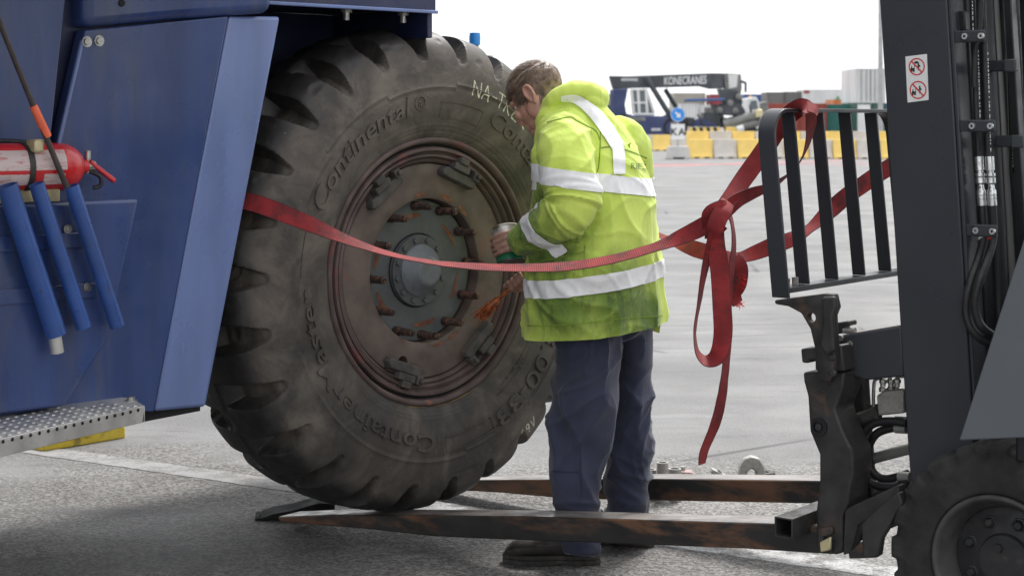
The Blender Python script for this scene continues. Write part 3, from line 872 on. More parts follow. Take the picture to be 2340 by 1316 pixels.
# chassis and cabin masses that shade the ground
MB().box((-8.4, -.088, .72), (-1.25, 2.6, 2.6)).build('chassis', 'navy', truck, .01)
MB().box((-1.249, .62, .66), (.9, 1.5, 1.12)).build('axle_beam', 'dark', truck, .01)
MB().box((-1.9, .3, 2.256), (dv1, 2.6, 3.3)).build('engine_hood', 'blue', truck, .03)
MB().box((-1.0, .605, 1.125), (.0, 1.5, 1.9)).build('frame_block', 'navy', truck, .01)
MB().box((-8.4, -.05, 2.605), (-1.905, 2.5, 4.1)).build('cabin', 'blue', truck, .03)
MB().box((-3.9, -.058, 2.9), (-2.2, -.052, 3.7)).build('cabin_window', 'glass', truck, .004)
MB().tube([(0, .25, WZ), (0, .9, WZ)], .2, 24).build('axle_end', 'dark', truck)
# unseen side platform with handrail, added to darken the ground below
wk = MB().box((-8.4, -1.05, 2.30), (-.95, -.169, 2.35)).build('shade_walkway', 'navy', truck, .006)
for v_ in (-8.0, -7.0, -6.0, -5.0, -4.0, -3.0, -2.0, -1.0): MB().tube([(v_, -1.02, 2.35), (v_, -1.02, 3.3)], .02, 10).build('shade_rail_post', 'yellow', wk)
MB().tube([(-8.3, -1.02, 3.3), (-.95, -1.02, 3.3)], .02, 10).build('shade_handrail', 'yellow', wk)
# unseen overhead crossbeam, added to block sky light from the lower left ground
sp_ = MB().box((-3.7, -3.4, 2.6), (-2.3, 4.2, 3.2)).build('shade_beam', 'navy', truck, .03)
for y_ in (-3.5, 3.9): MB().box((-4.4, y_, 2.45), (-1.7, y_ + .35, 2.95)).build('shade_beam_end', 'yellow', sp_, .03)
# blue capped lamp and grey bracket on a post seen over the tyre
bp = P(1085, 92, 6.95); bl = ((bp.x - TX) * CT + (bp.y - TY) * ST, -(bp.x - TX) * ST + (bp.y - TY) * CT)
o = MB().tube([(bl[0], bl[1], 1.02), (bl[0], bl[1], bp.z - .021)], .016, 12).build('lamp_post', 'fargrey', truck)
MB().lathe_y([(0, 0), (.022, 0), (.023, .03), (.021, .048), (0, .05)], n=18).build('lamp_cap', M['signblue'], o).matrix_local = Matrix.Translation((bl[0], bl[1], bp.z - .02)) @ Matrix.Rotation(R(90), 4, 'X')
MB().box((bl[0] - .02, bl[1] - .02, bp.z - .2), (bl[0] + .085, bl[1] + .02, bp.z - .055)).build('lamp_bracket', 'farwhite', o, .006)
MB().box((bl[0] - .06, bl[1] - .2, .96), (bl[0] + .06, bl[1] + .06, 1.02)).build('post_foot', 'navy', o, .004)

# hub and studs: they stay on the machine
HX, HZ, HW = -.014, WZ, .066
hub = MB().lathe_y([(.255, .14), (.2545, HW + .004), (.250, HW), (.13, HW), (.126, HW - .004), (.126, HW - .016), (.0, HW - .016)], (HX, 0, HZ), 96).build('hub', 'hub', truck, sharp=40)
MB().lathe_y([(.1275, HW - .003), (.134, HW - .0015), (.1275, HW - .001)], (HX, 0, HZ), 64).build('hub_joint', 'gap', hub)
MB().lathe_y([(.094, HW - .016), (.092, HW - .024), (.078, HW - .036), (.052, HW - .070), (.044, HW - .074), (.0, HW - .075)], (HX, 0, HZ), 64).build('hub_cap', 'hubcap', hub, sharp=25)
for k in range(12):
    a = R(k * 30 + 12)
    MB().bolt_y((HX + .110 * math.cos(a), HW - .016, HZ + .110 * math.sin(a)), .0105, .010).build('hub_bolt', 'hub', hub, .001)
for k in range(12):
    a = R(k * 30 + 4)
    x, z = HX + .232 * math.cos(a), HZ + .232 * math.sin(a)
    prof = [(.0165, 0), (.0165, -.022), (.0145, -.026)]
    y = -.028
    while y > -.082:
        prof += [(.0122, y - .002), (.0135, y - .0035)]; y -= .005
    prof += [(.0122, -.086), (.0122, -.093), (.008, -.095), (.008, -.099), (0, -.099)]
    MB().lathe_y(prof, (x, HW, z), 14).build('wheel_stud', 'stud', hub, sharp=50)
hubdummy = None
def hub_smear(a0, a1, r0, r1, ph):
    v = []; f = []; nn = 14
    for k in range(nn + 1):
        a = a0 + (a1 - a0) * k / nn
        e = .004 * noise.noise((k * .6, ph, 0)); tp_ = math.sqrt(math.sin(math.pi * (k + .4) / (nn + .8)))
        mid = (r0 + r1) / 2 + e; hf = (r1 - r0) / 2 * tp_ * (1 + .5 * noise.noise((k * .8, ph + 4, 2)))
        for r in (mid - hf, mid + hf): v.append((HX + r * math.cos(a), HW - .0015, HZ + r * math.sin(a)))
        if k: f.append((2 * k - 2, 2 * k - 1, 2 * k + 1, 2 * k))
    MB().add(v, f).build('grease_smear', 'grease', hub, smooth=False)
for i, a in enumerate((100, 38, -20, -80, 215, 160)):
    hub_smear(R(a - 15), R(a + 15), .188, .206, i * 7.1)

# tool box with three tubes for poles
bw = -.235
top = [tp(-60, 474, bw), tp(320, 449, bw)]
bot = [tp(-60, 930, bw), tp(262, 775, bw)]
mb = MB()
zt = (top[0][1] + top[1][1]) / 2
mb.hexa([(-3.2, bw, zt), (top[1][0], bw, zt), (bot[1][0] - .02, bw, bot[1][1]), (bot[1][0] - .16, bw, .70), (-3.2, bw, .70)],
        [(-3.2, -.153, zt), (top[1][0] - .004, -.153, zt), (bot[1][0] - .024, -.153, bot[1][1]), (bot[1][0] - .164, -.153, .70), (-3.2, -.153, .70)])
toolbox = mb.build('tool_box', 'blue', truck, .012, seg=3)
for y in (545, 660):
    (x0, z0), (x1, z1) = tp(-40, y + 8, bw - .006), tp(195 + (y - 545) * .22, y - 14, bw - .006)
    MB().box((x0, bw - .009, z1 - .042), (x1, bw - .0005, z1 + .0)).build('tube_strap', 'blue', toolbox, .002)
def ttube(a, b, r, m='blue_tube', name='pole_tube', wa=-.285):
    (x0, z0), (x1, z1) = tp(*a, wa), tp(*b, wa)
    d = Vector((x1 - x0, 0, z1 - z0)); L = d.length
    t = Matrix.Translation((x0, wa, z0)) @ d.to_track_quat('Y', 'Z').to_matrix().to_4x4()
    o = MB(t).lathe_y([(r - .004, .12), (r - .004, 0), (r, 0), (r, L), (r - .004, L), (r - .004, L - .06), (0, L - .06)], n=28).build(name, m, truck, sharp=50)
    return o, Vector((x0, wa, z0)), Vector((x1, wa, z1))
t1, a1, b1 = ttube((16, 424), (129, 765), .0285)
(x0, z0), (x1, z1) = tp(122, 745, -.285), tp(131, 806, -.285)
MB().tube([(x0, -.285, z0), (x1, -.285, z1)], .0185, 20).build('pole_end', 'alu', t1)
ttube((83, 420), (192, 748), .0215)
t3, a3, b3 = ttube((163, 425), (268, 745), .0215)
for x, y in ((155, 523), (200, 656)): tbolt(x, y, bw - .01, .009, .008, toolbox)
def T3(v, w, z): return Vector((TX + v * CT - w * ST, TY + v * ST + w * CT, z))

# marker pole standing in the third tube
d = (a3 - b3).normalized()
pole = thing('marker_pole', 'thin dark pole with an orange band standing in the rightmost blue tube', 'pole', T3(*(a3 - d * .1)), TH)
og = a3 - d * .1
def tw(px, py, w): v, z = tp(px, py, w); return Vector((v, w, z)) - og
pts = [Vector((0, 0, 0)), tw(147, 415, -.285), tw(75, 240, -.285), tw(0, 55, -.285), tw(-60, -90, -.285)]
MB().tube(pts, [.0085, .0085, .008, .0075, .0075], 12).build('rod', 'pole', pole)
p, q = tw(109, 313, -.285), tw(76, 242, -.285)
MB().tube([p, p.lerp(q, .1), p.lerp(q, .9), q], [.0112, .0118, .0112, .0105], 14).build('orange_band', 'orange', pole)

# fire extinguisher on top of the tool box
ex0, ez0 = tp(140, 375, -.20)
ext = thing('fire_extinguisher', 'red fire extinguisher lying on the blue tool box', 'extinguisher', T3(ex0, -.20, zt), TH)
zc = tp(120, 382, -.20)[1] - zt
er = .069
L = .34
prof = [(0, -L), (er * .6, -L + .004), (er, -L + .04), (er, 0), (er * .985, .02), (er * .9, .045), (er * .7, .066), (er * .45, .078), (.02, .082), (.02, .10), (0, .10)]
RX = Matrix.Rotation(R(-90), 4, 'Z')
def exm(b=0): return MB(Matrix.Translation((-.02, 0, zc)) @ RX)
body = exm().lathe_y([(r, y) for r, y in prof], n=48).build('cylinder', 'red_ext', ext, sharp=40)
lab = MB(Matrix.Translation((-.02, 0, zc)) @ RX)
def patch(y0, y1, a0, a1, m, name, rr=er + .0012):
    v = []; f = []; nn = 14
    for k in range(nn + 1):
        a = a0 + (a1 - a0) * k / nn
        for y in (y0, y1): v.append((rr * math.cos(a), y, rr * math.sin(a)))
        if k: f.append((2 * k - 2, 2 * k - 1, 2 * k + 1, 2 * k))
    t = Matrix.Translation((-.02, 0, zc)) @ RX
    MB(t).add(v, f).build(name, m, body)
patch(-.32, .0, R(-5), R(45), 'label', 'upper_label')
patch(-.25, -.1, R(-42), R(-14), 'label', 'lower_label')
patch(-.07, -.005, R(-42), R(-14), 'label', 'lower_label')
bk = MB(Matrix.Translation((-.02, 0, zc)) @ RX)
ring = [((er + .004) * math.cos(R(a)), (er + .004) * math.sin(R(a))) for a in range(-60, 215, 8)]
v = []; f = []
for i, (x, z) in enumerate(ring):
    v += [(x, -.115, z), (x, -.098, z)]
    if i: f.append((2 * i - 2, 2 * i - 1, 2 * i + 1, 2 * i))
bk.add(v, f)
o = bk.build('clamp_band', 'rustblk', ext); sl = o.modifiers.new('s', 'SOLIDIFY'); sl.thickness = .003
MB(Matrix.Translation((-.02, 0, zc)) @ RX).box((er * .35, -.105, er * .62), (er * 1.12, -.075, er * 1.16)).build('clamp_latch', 'brass', ext, .006)
MB().box((-.36, -.03, -.0), (-.02, .05, zc - er * .86)).build('cradle', 'brass', ext, .004)
# valve, lever and hose
vx = .085
MB().tube([(vx - .02, 0, zc), (vx + .02, 0, zc)], .017, 14).tube([(vx, 0, zc - .02), (vx, 0, zc + .045)], .009, 10).build('valve', 'zinc', ext)
hv = [tw_ for tw_ in ()]
h0 = Vector((vx + .0, -.01, zc + .01)); 
hp = [(vx + .0, -.012, zc + .012), (vx + .04, -.018, zc - .008), (vx + .072, -.024, zc - .042)]
MB().hexa([(hp[0][0], -.02, hp[0][2] - .006), (hp[2][0], -.03, hp[2][2] - .008), (hp[2][0] + .006, -.03, hp[2][2] + .004), (hp[0][0], -.02, hp[0][2] + .008)],
          [(hp[0][0], .0, hp[0][2] - .006), (hp[2][0], -.01, hp[2][2] - .008), (hp[2][0] + .006, -.01, hp[2][2] + .004), (hp[0][0], .0, hp[0][2] + .008)]).build('lever', 'red_ext', ext, .003)
MB().tube(spline([(vx, -.01, zc - .015), (vx + .028, -.02, zc - .03), (vx + .03, -.02, zc - .055), (vx + .01, -.015, zc - .062)], 6), .006, 10).build('grip', 'black', ext)
MB().tube(spline([(vx - .01, .02, zc + .01), (vx - .03, .05, zc + .05), (-.1, .06, zc + er + .002), (-.3, .05, zc + er + .006), (-.5, .04, zc + er)], 8), .008, 10).build('hose', 'black', ext)

# aluminium step
zs = .69
rf, lf, rb, lb = G(331, 927, zs), G(-160, 1040, zs), G(216, 907, zs), G(-160, 985, zs)
rb2 = G(300, 908, zs)
step = thing('step_tmp', '', '', (0, 0, 0))
bpy.data.objects.remove(step)
def toT(p): return Vector(((p.x - TX) * CT + (p.y - TY) * ST, -(p.x - TX) * ST + (p.y - TY) * CT, p.z))
rf, lf, rb, lb, rb2 = [toT(p) for p in (rf, lf, rb, lb, rb2)]
dn = Vector((0, 0, -.004))
mb = MB(); tp_ = [lf, rf, rb2, rb, lb]
mb.hexa([p for p in tp_], [p + dn for p in tp_])
stp = mb.build('step', 'alu', truck, .001)
fa = (rf - lf).normalized(); fo = Vector((0, 0, -.047))
ins = Vector((fa.y, -fa.x, 0)); ins = ins if ins.dot(rb - rf) > 0 else -ins
tk = ins * .004
mb = MB().hexa([lf + dn * 1.01, rf + dn * 1.01, rf + fo + Vector((-.008, 0, 0)), lf + fo], [lf + dn * 1.01 + tk, rf + dn * 1.01 + tk, rf + fo + tk + Vector((-.008, 0, 0)), lf + fo + tk])
mb.build('step_front', 'alu', stp, .0015)
mb = MB().hexa([rf + dn * 1.01 + fa * .0005, rb2 + dn * 1.01, rb2 + fo, rf + fo], [p - fa * .004 for p in (rf + dn * 1.01, rb2 + dn * 1.01, rb2 + fo, rf + fo)])
mb.build('step_end', 'alu', stp, .0015)
mb = MB()
LF = (lf - rf).length
sl_ = MB()
for i in range(int(LF / .034)):
    for j in range(6):
        u = .02 + i * .034 + (.017 if j % 2 else 0); q = .022 + j * .036
        p = rf - fa * u + ins * q
        # stay inside the plate
        if j > 3 and u < .09: continue
        lim = (rb - rf).dot(ins) * .96 if u > .12 else .15
        if q > lim: continue
        mb.ball(p + Vector((0, 0, -.0005)), (.0105, .0075, .0036), 8, 6, Matrix.Rotation(math.atan2(fa.y, fa.x), 3, 'Z'))
o = mb.build('step_dimple', 'alu', stp); o['kind'] = 'stuff'
for i in range(int(LF / .034)):
    p = rf - fa * (.03 + i * .034) - ins * .0006 + Vector((0, 0, -.008))
    sl_.ball(p, (.006, .002, .005), 8, 6, Matrix.Rotation(math.atan2(fa.y, fa.x), 3, 'Z'))
o = sl_.build('step_slot', 'gap', stp); o['kind'] = 'stuff'
for px, py in ((210, 907), (292, 915)):
    p = toT(G(px, py, zs)) + ins * -.012
    MB(Matrix.Translation(p) @ Matrix.Rotation(R(-90), 4, 'X')).lathe_y([(0, -.012), (.012, -.012), (.012, -.003), (.019, -.003), (.019, .0), (0, 0)], n=12).build('step_bolt', 'zinc', stp, sharp=40)
# dark sill under the fender
s0, s1 = tp(330, 945, -.13), tp(474, 938, -.06)
MB().hexa([(-4.2, -.11, .64), (s0[0], -.11, .64), (f_[0] - .01, -.06, .635), (f_[0] - .01, -.06, .60), (s0[0], -.11, .60), (-4.2, -.11, .63)],
          [(-4.2, .5, .64), (s0[0], .5, .64), (f_[0] - .01, .5, .635), (f_[0] - .01, .5, .60), (s0[0], .5, .60), (-4.2, .5, .63)]).build('sill', 'dark', truck)

# black rubber wedge under the tyre
wp = G(668, 1186)
wdg = thing('rubber_wedge', 'black rubber wedge on the asphalt under the tyre beside the fork tip', 'wedge', wp, .12)
MB().prism([(-.12, 0), (.16, 0), (.16, .055), (.10, .060), (.0, .034), (-.07, .024), (-.12, .008)], -.01, .13).build('wedge_block', 'gap', wdg, .006)
MB().prism([(-.14, 0), (-.122, 0), (-.122, .008), (-.13, .009), (-.14, .004)], -.008, .12).build('wedge_lip', 'gap', wdg, .002)
# yellow ribbed ramp piece on the ground beyond
p0, p1 = G(100, 1032), G(287, 1000)
dv = (p1 - p0); ang = math.atan2(dv.y, dv.x)
chock = thing('cable_ramp', 'yellow ribbed block on the asphalt under the blue machine', 'ramp', p0, ang)
L = dv.length
MB().prism([(0, 0), (L, 0), (L, .05), (L - .02, .062), (L * .62, .062), (L * .58, .05), (0, .03)], 0, .16).build('base', 'yellow', chock, .006)
for i in range(4):
    x = L * (.08 + i * .135)
    MB().prism([(x, .03), (x + L * .10, .03), (x + L * .10, .052), (x + L * .08, .062), (x + L * .02, .060), (x, .05)], -.004, .15).build('rib', 'yellow', chock, .006)
# ================================================================== fork truck
fk = thing('fork_truck', 'black fork lift truck with tilted mast and grille backrest at the right edge', 'forklift', (KX, KY, 0), -PH)
def KP(pts, y): return [kp(a, b, y) for a, b in pts]
def kprism(pts, y, y0, y1, name, m, parent=fk, bevel=.004, seg=2):
    return MB().prism(KP(pts, y), y0, y1).build(name, m, parent, bevel, seg=seg)
def kpath(pts, y):
    out = []
    for p in pts:
        yy = p[2] if len(p) > 2 else y
        x, z = kp(p[0], p[1], yy); out.append((x, yy, z))
    return out
# forks: long blades tilted down to the tip, worn bright on top
FW = .06
blade = [(635, 1181), (760, 1176), (1200, 1180), (1770, 1197), (1905, 1203), (1905, 1266), (1700, 1253), (1400, 1241), (1150, 1232), (980, 1224), (840, 1208), (640, 1192)]
bl = KP(blade, -FW)
for y0 in (-FW, .76 - FW):
    f = MB().prism(bl, y0, y0 + 2 * FW).build('fork', 'steel', fk, .004)
    nt_ = 5
    tl = bl[:nt_]
    v = [(x, y0 + .006 + e, z + .0012) for x, z in tl for e in (0, 2 * FW - .012)]
    MB().add(v, [(2 * i, 2 * i + 1, 2 * i + 3, 2 * i + 2) for i in range(nt_ - 1)]).build('worn_fork_top', 'worn', f, smooth=False)
shank = [(1834, 850), (1930, 850), (1927, 885), (1908, 935), (1926, 985), (1948, 1030), (1951, 1075), (1938, 1150), (1926, 1180), (1926, 1262), (1908, 1268),
         (1868, 1252), (1864, 1170), (1872, 1100), (1872, 1038), (1850, 985), (1845, 905), (1836, 872)]
for y0 in (-.085, .70):
    s_ = MB().prism(KP(shank, -.085), y0, y0 + .12).build('fork_shank', 'rustblk', fk, .008, seg=3)
x, z = kp(1872, 975, -.087)
sh0 = s_
o = MB().lathe_y([(.0, -.002), (.0165, -.002), (.0165, -.008), (.026, -.008), (.026, .004)], (x, -.085, z), 24).build('shank_bolt', 'mast2', fk, sharp=40)
MB().bolt_y((x, -.089, z), .0105, .006).build('bolt_head', 'rustblk', o, .001)
# lower hooks of the shank
kprism([(1868, 1208), (1902, 1204), (1902, 1222), (1880, 1226), (1880, 1236), (1900, 1238), (1900, 1262), (1868, 1254)], -.10, -.10, -.0855, 'hook_plate', 'rustblk')
kprism([(1872, 1238), (1898, 1226), (1897, 1256), (1874, 1262)], -.112, -.112, -.1005, 'wear_pad', 'brass')
# carriage bars across the truck
kprism([(1829, 797), (1922, 788), (1930, 848), (1862, 846), (1862, 822), (1850, 822), (1848, 830), (1832, 829)], -.10, -.10, .88, 'carriage_bar', 'rustblk', bevel=.006)
kprism([(1930, 1168), (1965, 1160), (1968, 1235), (1930, 1250)], -.05, -.05, .88, 'carriage_bar', 'rustblk', bevel=.004)
for y0 in (.12, .60):
    kprism([(1922, 845), (1968, 840), (1990, 1165), (1945, 1180)], .12, y0, y0 + .05, 'carriage_upright', 'rustblk')
cp_ = kprism([(1913, 768), (2060, 744), (2064, 860), (1976, 869), (1914, 848)], -.03, -.03, .10, 'carriage_head', 'mast', bevel=.006)
v0 = KP([(1913, 768), (2060, 744)], -.03)
MB().add([(x, y, z + .0015) for x, z in v0 for y in (-.025, .095)], [(0, 1, 3, 2)]).build('worn_top', 'worn', cp_, smooth=False)
for px, py in ((1943, 786), (1922, 772)):
    x, z = kp(px, py, -.031); MB().bolt_y((x, -.03, z), .010, .009).build('bolt', 'zinc', cp_, .001)
kprism([(1908, 738), (1940, 733), (1942, 744), (1925, 748), (1925, 762), (1908, 764)], .0, .0, .05, 'latch', 'rustblk')
x, z = kp(1930, 757, -.0)
MB().tube([(x - .02, .01, z), (x + .03, .01, z + .004)], .009, 10).build('latch_pin', 'stone', fk)
# backrest bracket with a hole, bolted to the carriage
br = kprism([(1769, 686), (1880, 671), (1906, 672), (1913, 702), (1905, 722), (1909, 790), (1905, 858), (1896, 873), (1869, 871), (1862, 800), (1851, 752), (1830, 716), (1800, 700), (1770, 695)], -.13, -.13, -.101, 'backrest_bracket', 'rustblk', bevel=.005)
x, z = kp(1853, 726, -.132)
cut = MB().tube([(x, -.2, z), (x, -.05, z)], .0145, 24).build('cutter', None); cut.parent = fk
bo = br.modifiers.new('b', 'BOOLEAN'); bo.object = cut; bo.operation = 'DIFFERENCE'; bo.solver = 'EXACT'
me = evaluated(br); br.modifiers.clear(); br.data = me; bpy.data.objects.remove(cut); setsharp(me, 35)
for px, py in ((1901, 816), (1903, 853)):
    x, z = kp(px, py, -.132); MB().lathe_y([(0, -.006), (.008, -.006), (.011, -.002), (.011, 0), (0, 0)], (x, -.13, z), 12).build('bracket_bolt', 'rustblk', br)
kprism([(1882, 678), (1912, 676), (1916, 702), (1908, 722), (1912, 800), (1893, 812), (1878, 790), (1884, 740)], -.135, -.15, -.1315, 'bracket_rib', 'rustblk', bevel=.008, seg=3)
# backrest: flat bars in a rounded frame, leaning with the mast
XB = 1.0
y0_, z0_ = kx(1790, 684, XB); _, zt_ = kx(1792, 254, XB - .055)
z0_ = .985; zt_ = 1.54
def bx(z): return XB - (z - z0_) * .10
ys_ = [-.055, .085, .27, .455, .64, .80]
back = MB()
def flat(name, pts, half, th, parent, m='mast'):
    # a bar whose wide side lies along x: pts are (y, z)
    mb = MB(); vs = []; fs = []
    n_ = len(pts)
    for i, (y, z) in enumerate(pts):
        a, b = pts[max(i - 1, 0)], pts[min(i + 1, n_ - 1)]
        d = Vector((b[0] - a[0], b[1] - a[1])).normalized(); q = Vector((-d.y, d.x)) * th / 2
        for sx, sg in ((-half, -1), (half, -1), (half, 1), (-half, 1)):
            vs.append((bx(z) + sx, y + q.x * sg, z + q.y * sg))
    for i in range(n_ - 1):
        for k in range(4): fs.append((4 * i + k, 4 * i + (k + 1) % 4, 4 * i + 4 + (k + 1) % 4, 4 * i + 4 + k))
    fs += [(0, 1, 2, 3), tuple(range(4 * n_ - 4, 4 * n_))]
    return mb.add(vs, fs).build(name, m, parent, .002)
fr = [(ys_[0], z0_ - .0), (ys_[0], zt_ - .09)]
for k in range(1, 9):
    a = R(90) * k / 8
    fr.append((ys_[0] + .09 * (1 - math.cos(a)), zt_ - .09 + .09 * math.sin(a)))
fr += [(.3, zt_), (.72, zt_)]
for k in range(1, 9):
    a = R(90) * k / 8
    fr.append((.72 + .08 * math.sin(a), zt_ - .08 * (1 - math.cos(a))))
fr += [(.80, z0_)]
bfr = flat('backrest_frame', fr, .028, .012, fk)
for y in ys_[1:5]: flat('backrest_bar', [(y, z0_ + .031), (y, zt_ - .0065)], .022, .010, fk)
flat('backrest_rail', [(ys_[0] + .007, z0_ + .022), (.793, z0_ + .022)], .028, .016, fk)
for y in (-.02, .03): MB().tube([(bx(z0_) - .0, y, z0_ + .031), (bx(z0_), y, z0_ + .055)], .010, 10).build('rail_bolt', 'zinc', fk)
# mast: near outer channel
mp = KP([(2007, -40), (2161, -40), (2222, 960), (2230, 1100), (2080, 1150), (2073, 1000)], -.03)
(x0, z0), (x1, z1), (x2, z2), (x3, z3), (x4, z4), (x5, z5) = mp
up = .55
kx_ = (x0 - x5) / (z0 - z5)
mast = MB().prism([(x0 + kx_ * up, z0 + up), (x1 + kx_ * up, z1 + up), (x1, z1), (x2, z2), (x2 + .012, .36), (x5 + .02, .36), (x5, z5), (x0, z0)], -.03, .012).build('mast_channel', 'mast', fk, .004)
def mx_(px, py, y, up_=.55):
    x, z = kp(px, py, y); return x, z
# rear flange of the channel, turned inwards
a_, b_ = kp(2163, -20, -.03), kp(2224, 960, -.03)
def slab(px0, px1, py0, py1, ya, yb, name, m, par=fk, bev=.003, drift=.062):
    """upright piece between two picture columns at its top, following the mast's lean"""
    k = (py1 - py0) * drift
    pts = [(px0, py0), (px1, py0), (px1 + k, py1), (px0 + k, py1)]
    return MB().prism(KP(pts, ya), ya, yb).build(name, m, par, bev)
slab(2149, 2158, -260, 960, -.026, .10, 'mast_flange', 'mast')
slab(2170, 2192, -260, 900, .06, .14, 'inner_rail', 'mast2')
slab(2189, 2204, 26, 70, .02, .08, 'rail_stop', 'mast2')
# lift cylinder, rods and chains inside the mast
def kt(pts, y, r, name, m, par=fk, n=14):
    return MB().tube(kpath(pts, y), r, n).build(name, m, par)
kt([(2232, -260), (2276, 520), (2300, 1060)], .16, .030, 'lift_cylinder', 'mast2', n=20)
kt([(2256, -260), (2288, 260), (2322, 800)], .22, .013, 'piston_rod', 'fargrey')
kt([(2262, -260), (2296, 300), (2340, 900)], .34, .055, 'lift_cylinder', 'mast2', n=20)
slab(2276, 2294, -260, 900, .20, .24, 'chain', 'mast2')
slab(2300, 2330, -260, 900, .30, .36, 'inner_rail', 'mast2')
slab(2322, 2440, -260, 1000, .56, .68, 'mast_channel', 'mast')
slab(2255, 2420, 385, 640, .36, .44, 'crosshead', 'mast', drift=.06)
slab(2100, 2420, -200, -120, .2, .3, 'top_crosshead', 'mast')
slab(2165, 2420, 520, 700, .44, .5, 'cross_member', 'mast2')
slab(2165, 2420, 700, 1040, .40, .5, 'cross_member', 'mast2')
# hydraulic hoses down the mast
ho1 = [(2216, -200), (2226, 120), (2236, 360)]; ho2 = [(2240, -200), (2250, 120), (2258, 360)]
HYY = .03
for hpts in (ho1, ho2): kt(spline(hpts, 5), HYY, .0085, 'hose', 'black')
kt(spline([(2246, -200), (2240, 40), (2228, 120), (2226, 200)], 5), HYY - .02, .008, 'hose', 'black')
for px in (2237, 2261):
    ym = HYY
    (x, z), (x2_, z2_) = kp(px, 358, ym), kp(px + 7, 470, ym)
    d = Vector((x2_ - x, 0, z2_ - z)); L = d.length
    t = Matrix.Translation((x, ym, z)) @ d.to_track_quat('Y', 'Z').to_matrix().to_4x4()
    pr = [(0, 0), (.0125, 0), (.0125, L * .28), (.0095, L * .29), (.0095, L * .33), (.0135, L * .34), (.0135, L * .40), (.0095, L * .41), (.0135, L * .43), (.0135, L * .54), (.0085, L * .57), (.0095, L * .66), (.013, L * .70),
          (.013, L * .78), (.0118, L * .79), (.013, L * .80), (.013, L * .86), (.0118, L * .87), (.013, L * .88), (.013, L), (0, L)]
    MB(t).lathe_y(pr, n=14).build('hose_fitting', 'galv', fk, sharp=40)
lo1 = [(2244, 470, .03), (2247, 540, .03), (2236, 590, .0), (2216, 650, -.04), (2207, 700, -.05), (2214, 740, -.05), (2236, 770, -.04), (2275, 792, .0)]
lo2 = [(2268, 470, .03), (2270, 540, .03), (2258, 590, .0), (2238, 645, -.04), (2228, 690, -.05), (2234, 728, -.05), (2250, 752, -.04), (2280, 772, .0)]
for l in (lo1, lo2): kt(spline(l, 6), HYY, .0115, 'hose', 'black')
for l, m in (((2246, 535), 'whitetape'), ((2269, 535), 'redtape')):
    x, z = kp(l[0], l[1], HYY); x2_, z2_ = kp(l[0] - 1, l[1] + 13, HYY)
    MB().tube([(x, HYY, z), (x2_, HYY, z2_)], .013, 16).build('hose_tape', m, fk)
# worn print running along the hoses
hp_ = MB()
for px, y0_, y1_ in ((2222, -40, 70), (2232, 60, 270), (2254, 120, 345), (2304, 200, 380), (2314, 20, 300)):
    yy = y0_
    while yy < y1_:
        x, z = kp(px + yy * .03, yy, HYY - .0105 if px < 2280 else .235)
        yv = HYY - .0105 if px < 2280 else .235
        L_ = random.choice((.004, .007, .010))
        hp_.box((x - .0012, yv - .0006, z - L_), (x + .0012, yv, z))
        yy += L_ * 800 + random.choice((3, 4, 8))
hp_.build('hose_print', 'letter_white', fk, smooth=False)['kind'] = 'stuff'
# hose clamps
def hclamp(px0, px1, py, y, sl=-.01, h=26):
    a, b = kp(px0, py, y), kp(px1, py, y)
    hh = h / 800
    o = MB().box((a[0], y - .012, a[1] - hh / 2), (a[0] + (b[0] - a[0]) * .48, y - .004, a[1] + hh / 2)).build('hose_clamp', 'mast', fk, .002)
    MB().box((a[0] + (b[0] - a[0]) * .42, y - .024, a[1] - hh / 2 - .001), (b[0], y - .0125, a[1] + hh / 2 + .001)).build('clamp_cover', 'mast', o, .005, seg=3)
    for u in (.52, .92):
        x = a[0] + (b[0] - a[0]) * u
        MB().lathe_y([(.004, -.004), (.004, -.006), (.0085, -.006), (.0095, 0), (0, 0)], (x, y - .024, a[1]), 12).build('clamp_screw', 'galv', o)
    for dz in (-.008, .007):
        MB().lathe_y([(0, -.004), (.0045, -.004), (.006, 0)], (a[0] + .006, y - .012, a[1] + dz), 10).build('clamp_rivet', 'brass', o)
hclamp(2166, 2258, 86, -.008); hclamp(2177, 2280, 288, -.008); hclamp(2190, 2284, 524, -.008)
def hclamp2(px0, px1, py, y):
    a, b = kp(px0, py, y), kp(px1, py, y)
    o = MB().box((a[0], y - .02, a[1] - .016), (b[0], y, a[1] + .016)).build('hose_clamp', 'mast', fk, .004)
    MB().box((a[0] + (b[0] - a[0]) * .62, y - .034, a[1] - .018), (b[0] + .004, y - .021, a[1] + .018)).build('clamp_cover', 'fardark', o, .004)
hclamp2(2264, 2328, 152, .12); hclamp2(2280, 2345, 323, .12)
for px in (2288, 2300, 2312):
    kt(spline([(px, -200), (px + 18, 150), (px + 24, 395)], 5), .25, .008, 'hose', 'black')
x, z = kp(2208, 254, .5)
o = MB().ball((x, .5, z), (.022, .022, .024), 16, 10).build('red_knob', 'redknob', fk)
MB().tube([(x, .5, z - .02), (x + .004, .5, z - .35)], .007, 10).build('lever_stem', 'galv', o)
